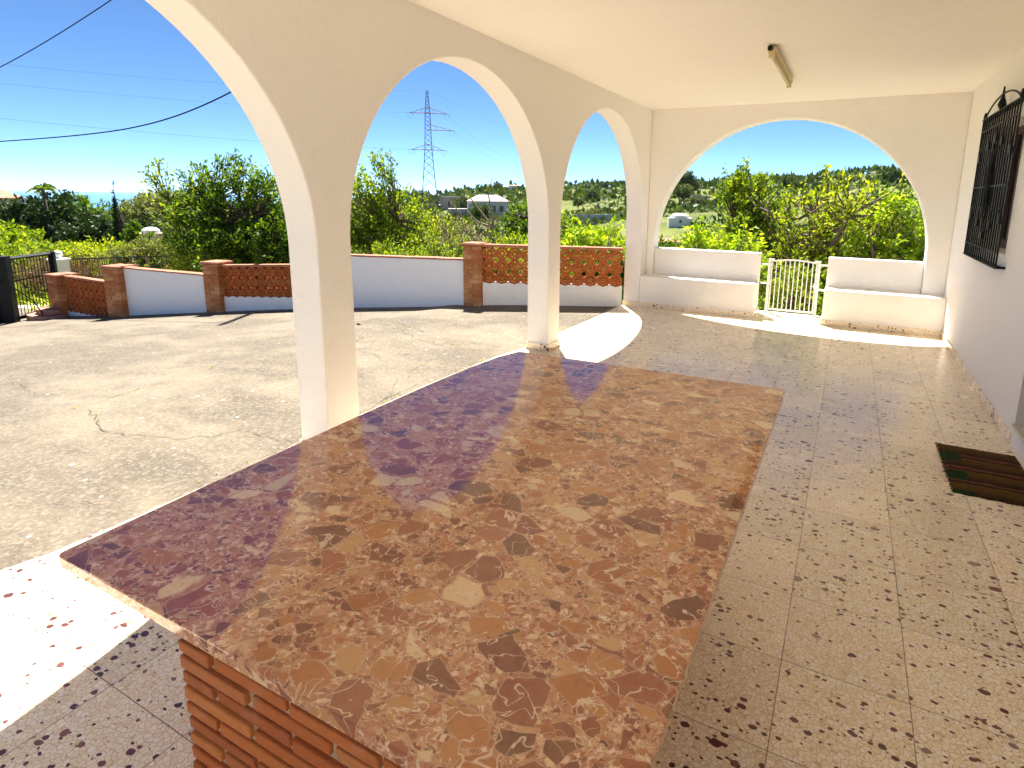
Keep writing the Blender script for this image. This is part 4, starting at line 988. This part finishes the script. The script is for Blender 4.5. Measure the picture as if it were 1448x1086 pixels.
# pale road outside the gate
V = []; F = []
azr = np.linspace(-80, -63, 24); rdr = np.linspace(16.3, 22.2, 6)
for r in rdr:
    for a in azr:
        x, y = polar(a, r+.5*math.sin(a*.4)); V.append((x, y, ground(x, y)+.05))
for i in range(5):
    for j in range(23): F.append((i*24+j, i*24+j+1, (i+1)*24+j+1, (i+1)*24+j))
struct(mesh_obj('road', V, F, mat_plain('pale_road', (.50, .42, .38), .9, var=.2, sc=3), smooth=True))
# weeds rooted in the cracks
Q = []; rr_ = random.Random(3); P = []
for (x, y) in WEEDSPOTS:
    if rr_.random() < .07:
        n_ = rr_.choice([2, 3, 6])
        for _ in range(n_): P.append((x+rr_.gauss(0, .018), y+rr_.gauss(0, .018), gpat(x)))
for _ in range(260):
    y = rr_.uniform(1.8, 8.2); x = -.33+rr_.gauss(0, .01)+(.05 if y > 5 else -.05)
    if rr_.random() < .4: P.append((x-.03, y, 0))
P = np.array(P); Q = leaf_quads(P, rg.normal(size=P.shape)*.8+[0, 0, 1], .022, rg, .4)
o = quads_obj('weeds', Q, L_YEL); tag(o, 'tiny weeds sprouting from cracks in the concrete', 'weeds', kind='stuff')

# iron fence behind the left lattice
fa, fb = place(-67.2, 19.8), place(-57.2, 16.8)
fn = thing('field_fence', 'thin dark wire and post fence behind the left garden wall', 'fence', fa)
d_ = fb-fa; NF = 9
b = MB()
for i in range(NF+1):
    p = fa+d_*(i/NF)-fa; gz = ground(*(fa+d_*(i/NF)).xy)-fa.z; b.tube([(p.x, p.y, gz-.2), (p.x, p.y, -.02*i+ (1.645-.090*(19.8-.3*i))-fa.z+.02*i)], .028, 5); b.mark()
b.build_each('post', RUST, fn)
b = MB()
for dz in (0, -.5, -1.0):
    b.tube([((d_*(i/NF)).x, (d_*(i/NF)).y, (1.645-.090*(19.8-.3*i))-fa.z+dz) for i in range(NF+1)], .016, 4); b.mark()
b.build_each('rail', IRON, fn)
b = MB()
for i in range(60):
    s_ = i/60; p = d_*s_; zt = (1.645-.090*(19.8-.3*s_*NF))-fa.z; b.tube([(p.x, p.y, zt), (p.x+.15*math.sin(i), p.y, zt-1.1)], .006, 4)
b.build('wire_mesh', IRON, fn)

# ------------------------------------------------------------------ houses in the landscape
HW = mat_paint('far_white_wall', (.76, .74, .72)); PINK = mat_plain('far_pink_wall', (.56, .40, .34), .9, var=.08, sc=.6); GREYW = mat_plain('far_grey_wall', (.40, .42, .46), .8, var=.1, sc=.5)
ROOFM = mat_plain('far_tile_roof', (.42, .20, .13), .9, var=.2, sc=2); LAV = mat_plain('far_pale_roof', (.50, .40, .38), .9, var=.1, sc=1); WIN = mat_plain('far_window', (.05, .055, .07), .3, var=.1)
def villa(label, az, r, zb, wx, wy, h, rot, wall, roof, rh=.9, kind='hip', windows=3, group=None, nm='villa'):
    x, y = polar(az, r); t = thing(nm, label, 'house', (x, y, zb), group); t.rotation_euler = (0, 0, R_(-az+rot))
    b = MB(); b.box((-wx/2, -wy/2, min(0, ground(x, y)-zb)-.6), (wx/2, wy/2, h)); b.build('wall', wall, t)
    b = MB(); e = .35
    if kind == 'hip':
        V = [(-wx/2-e, -wy/2-e, h), (wx/2+e, -wy/2-e, h), (wx/2+e, wy/2+e, h), (-wx/2-e, wy/2+e, h), (-wx/4, 0, h+rh), (wx/4, 0, h+rh)]
        b.add(V, [(0, 3, 2, 1), (0, 1, 5, 4), (2, 3, 4, 5), (1, 2, 5), (3, 0, 4)])
    elif kind == 'dome':
        b.lathe([(wx*.42, h-.02), (wx*.40, h+rh*.5), (wx*.28, h+rh*.85), (wx*.1, h+rh)], n=16)
    else: b.box((-wx/2-.12, -wy/2-.12, h), (wx/2+.12, wy/2+.12, h+.25))
    b.build('roof', roof, t)
    for i in range(windows):
        u = -wx/2+wx*(i+1)/(windows+1); b = MB(); b.box((u-wx*.05, -wy/2-.05, h*.35), (u+wx*.05, -wy/2+.02, h*.72)); b.build('window', WIN, t)
    return t
def zel(e, r): return 1.645+e*r
villa('pale grey house with a low lavender pink hipped roof beyond the bare tree', -33.2, 232, ground(*polar(-33.2, 232)), 15, 11, 6.2, 8, GREYW, LAV, 2.4, windows=4)
villa('low grey wing left of the lavender roofed house', -36.0, 238, ground(*polar(-36.0, 238)), 8, 9, 4.5, 0, GREYW, LAV, .3, 'flat', windows=2)
villa('boxy pinkish block with aerials on its flat roof beside the pylon', -36.8, 300, ground(*polar(-36.8, 300)), 8.5, 8, 7.2, 12, PINK, HW, .4, 'flat', windows=2)
villa('small white gabled building just left of the boxy pinkish block', -38.3, 305, ground(*polar(-38.3, 305)), 7, 6, 3.6, 0, HW, LAV, .9, windows=1)
villa('small white cube house alone on the green hillside', -13.15, 255, zel(-.0108, 255), 4.6, 4.4, 3.6, 15, HW, GREYW, .1, 'flat', windows=0)
villa('white house with a pink tinted dome among the trees', -14.7, 165, zel(-.0443, 165), 6.2, 5, 2.0, 5, HW, mat_paint('dome_white', (.78, .74, .72)), 1.2, 'dome', windows=1)
villa('low white building with terracotta roof at the left foot of the end arch', -15.9, 105, zel(-.082, 105), 4.2, 4, 1.1, 20, HW, ROOFM, .5, windows=0)
villa('pink walled villa with terracotta roof at the far left edge above the sea', -70.7, 110, zel(-.030, 110), 5.2, 4, 2.2, 10, PINK, ROOFM, 1.1, windows=2)
villa('long low white roofed building below the sea horizon', -65.6, 480, zel(-.040, 480), 13, 8, 2.6, 0, HW, HW, .3, 'flat', windows=0)
villa('grey roofed shed left of the tall fruit tree', -61.9, 450, zel(-.043, 450), 12, 8, 2.6, 10, HW, GREYW, 1.0, windows=0)
villa('small domed garden house in front of the hedges', -61.6, 48, zel(-.085, 48), 1.3, 1.3, 1.3, 0, PINK, HW, .4, 'dome', windows=0)
for i, (a_, e_2, w_) in enumerate(((-33.3, .006, 4), (-32.6, .008, 6), (-31.6, .010, 5), (-30.8, .012, 7), (-30.1, .013, 5))):
    villa(['tiny white villa first from the left on the ridge', 'wider white villa second from the left on the ridge', 'white villa third from the left on the ridge', 'widest white villa on the ridge', 'white villa last on the right of the ridge'][i], a_, 560, zel(e_2, 560)-1, w_*1.2, 5, 3.6, i*7, HW, ROOFM if i % 2 else HW, 1.0, windows=2, group='villas on the ridge')
x, y = polar(-22.5, 120); lw2 = MB(); gz = ground(x, y)
ll = [polar(a, 200) for a in (-25, -23, -21.5, -20.4)]
for (xa, ya), (xb, yb) in zip(ll[:-1], ll[1:]): 
    lw2.add([(xa, ya, -9), (xb, yb, -9), (xb, yb, zel(-.029, 200)), (xa, ya, zel(-.029, 200)), (xa-.3, ya+.5, -9), (xb-.3, yb+.5, -9), (xb-.3, yb+.5, zel(-.029, 200)), (xa-.3, ya+.5, zel(-.029, 200))], [(0, 1, 2, 3), (7, 6, 5, 4), (3, 2, 6, 7), (1, 5, 6, 2), (0, 3, 7, 4)])
tag(lw2.build('retaining_wall', GREYW), 'pale grey retaining wall along the hillside road', 'wall')

# ------------------------------------------------------------------ pylon
PR_ = 180.; px_, py_ = polar(-38.72, PR_); pzb = ground(px_, py_)
py = thing('electricity_pylon', 'tall steel lattice pylon with three levels of cross arms', 'pylon', (px_, py_, pzb)); py.rotation_euler = (0, 0, R_(38.7))
def Z(e): return zel(e, PR_)-pzb
levels = [(0, 3.6), (Z(0), 2.15), (Z(.035), 1.55), (Z(.0725), 1.05), (Z(.103), .85), (Z(.130), .72), (Z(.1645), .22)]
def hwz(z):
    return float(np.interp(z, [l[0] for l in levels], [l[1] for l in levels]))
b = MB(); TH_ = .085
for sx in (-1, 1):
    for sy_ in (-1, 1): b.tube([(sx*h_, sy_*h_, z) for z, h_ in levels], TH_, 4)
b.build('legs', STEEL, py)
b = MB(); z = 0.
while z < levels[-1][0]-.4:
    h_ = hwz(z); z2 = min(z+max(1.1, h_*1.5), levels[-1][0]); h2 = hwz(z2)
    for s_ in (-1, 1):
        b.tube([(-h_, s_*h_, z), (h2, s_*h2, z2)], .04, 3); b.tube([(h_, s_*h_, z), (-h2, s_*h2, z2)], .04, 3)
        b.tube([(s_*h_, -h_, z), (s_*h2, h2, z2)], .04, 3); b.tube([(s_*h_, h_, z), (s_*h2, -h2, z2)], .04, 3)
    z = z2
b.build('bracing', STEEL, py)
armz = [(Z(.130), -5.0, 5.6), (Z(.104), -.9, 7.0), (Z(.0725), -4.9, 4.4)]
ends = []
for z, xl, xr in armz:
    b = MB()
    for xe in (xl, xr):
        if abs(xe) < 1: continue
        for s_ in (-1, 1):
            b.tube([(0, s_*.6, z), (xe, 0, z-.1)], .08, 4); b.tube([(0, s_*.5, z+1.6), (xe, 0, z)], .06, 4)
        for t_2 in (.33, .66): b.tube([(xe*t_2, -.4*(1-t_2), z), (xe*t_2, 0, z+1.5*(1-t_2))], .05, 3)
        ends.append((xe, z))
    b.build('cross_arm', RUST, py)
b = MB(); r1_ = math.radians(38.7)
for xe, z in ends:
    for s_ in (-1, 1): b.tube([(xe, 0, z), (xe+s_*.9, s_*1.4, z-.15)], .07, 5)
    b.tube([(xe-.9+1.8*t, -1.4+2.8*t, z-.15-1.6*math.sin(math.pi*t)) for t in np.linspace(0, 1, 9)], .035, 4)
b.build('insulators', STEEL, py)
def pyl_w(xe, z):
    a = R_(38.7); return Vector((px_+xe*math.cos(a), py_+xe*math.sin(a), pzb+z))
PWR = MT('aluminium_cable').out((.10, .16, .24), .9, None, .1)
def cable(name, label, p, q, sag, r, n=40, mat=PWR):
    b = MB(); P = []
    for i in range(n+1):
        t = i/n; v = p.lerp(q, t); v.z -= 4*sag*t*(1-t); P.append(v)
    b.tube(P, r, 4); o = b.build(name, mat); return tag(o, label, 'cable')
def far(az, r, e): x, y = polar(az, r); return Vector((x, y, zel(e, r)))
TOPW = pyl_w(0, Z(.1645))
for nm, p, q, sg in (('uppermost faint power line left of the pylon', TOPW, far(-72, 120, .148), 1.2), ('second faint power line left of the pylon', pyl_w(-5, armz[0][0]), far(-72, 118, .127), 1.0), ('lowest faint power line left of the pylon', pyl_w(-4.9, armz[2][0]), far(-72, 118, .087), .8),
                     ('uppermost power line running down right from the pylon tip', TOPW, far(-30, 330, .106), 1), ('power line from the right upper arm of the pylon', pyl_w(5.6, armz[0][0]), far(-30, 330, .064), 4),
                     ('power line from the long middle arm of the pylon', pyl_w(7.0, armz[1][0]), far(-30, 330, .052), 3), ('lowest power line running down right from the pylon', pyl_w(4.4, armz[2][0]), far(-29, 330, .015), 3)):
    cable('power_line', nm, p, q, sg, .022)
def cable3(label, pts, r):
    b = MB(); P = []
    for i in range(len(pts)-1):
        p0 = pts[max(i-1, 0)]; p1 = pts[i]; p2 = pts[i+1]; p3 = pts[min(i+2, len(pts)-1)]
        for k_ in range(12):
            t = k_/12; P.append(tuple(.5*((2*p1[j])+(-p0[j]+p2[j])*t+(2*p0[j]-5*p1[j]+4*p2[j]-p3[j])*t*t+(-p0[j]+3*p1[j]-3*p2[j]+p3[j])*t**3) for j in range(3)))
    P.append(pts[-1]); b.tube(P, r, 6); return tag(b.build('house_cable', WIREM), label, 'cable')
cable3('lower thick black cable sagging towards the arches', [tuple(far(-73, 29.8, .052)), tuple(far(-69.8, 26, .058)), tuple(far(-62.35, 20.4, .0833)), tuple(far(-55.68, 17.28, .1354)), tuple(far(-49.5, 15.3, .22))], .017)
cable3('upper thick black cable rising across the top left corner', [tuple(far(-73, 29.8, .105)), tuple(far(-69.2, 25.5, .1457)), tuple(far(-62.4, 20.4, .2447)), tuple(far(-49.5, 15.3, .45))], .013)
ub = place(-49.5, 15.35); up = thing('utility_pole', 'weathered wooden utility pole hidden behind the nearest arch pillar', 'pole', ub)
b = MB(); b.tube([(0, 0, -.5), (0, 0, 4), (0, 0, 8.9-ub.z)], [.10, .08, .06], 12); b.build('pole', BARKL, up, True)
b = MB(); b.lathe([(.03, 0), (.05, .05), (.03, .1)], (0, 0, 8.9-ub.z)); b.build('insulator', BARKL, up)

# ------------------------------------------------------------------ thin air over the land and the sea
hb = MB(); hb.box((-44900, -44900, -64), (44900, 44900, 52)); hz_ = MT('haze_air')
pv = hz_.n('VolumePrincipled', {'Color': (.62, .80, 1.0), 'Density': .00002, 'Anisotropy': .2})
hz_.t.nodes.remove(hz_.b); hz_.t.links.new(pv.outputs[0], hz_.o.inputs['Volume'])
tag(hb.build('haze', hz_.m), 'thin pale air softening the far hills and the sea', 'haze', kind='stuff')
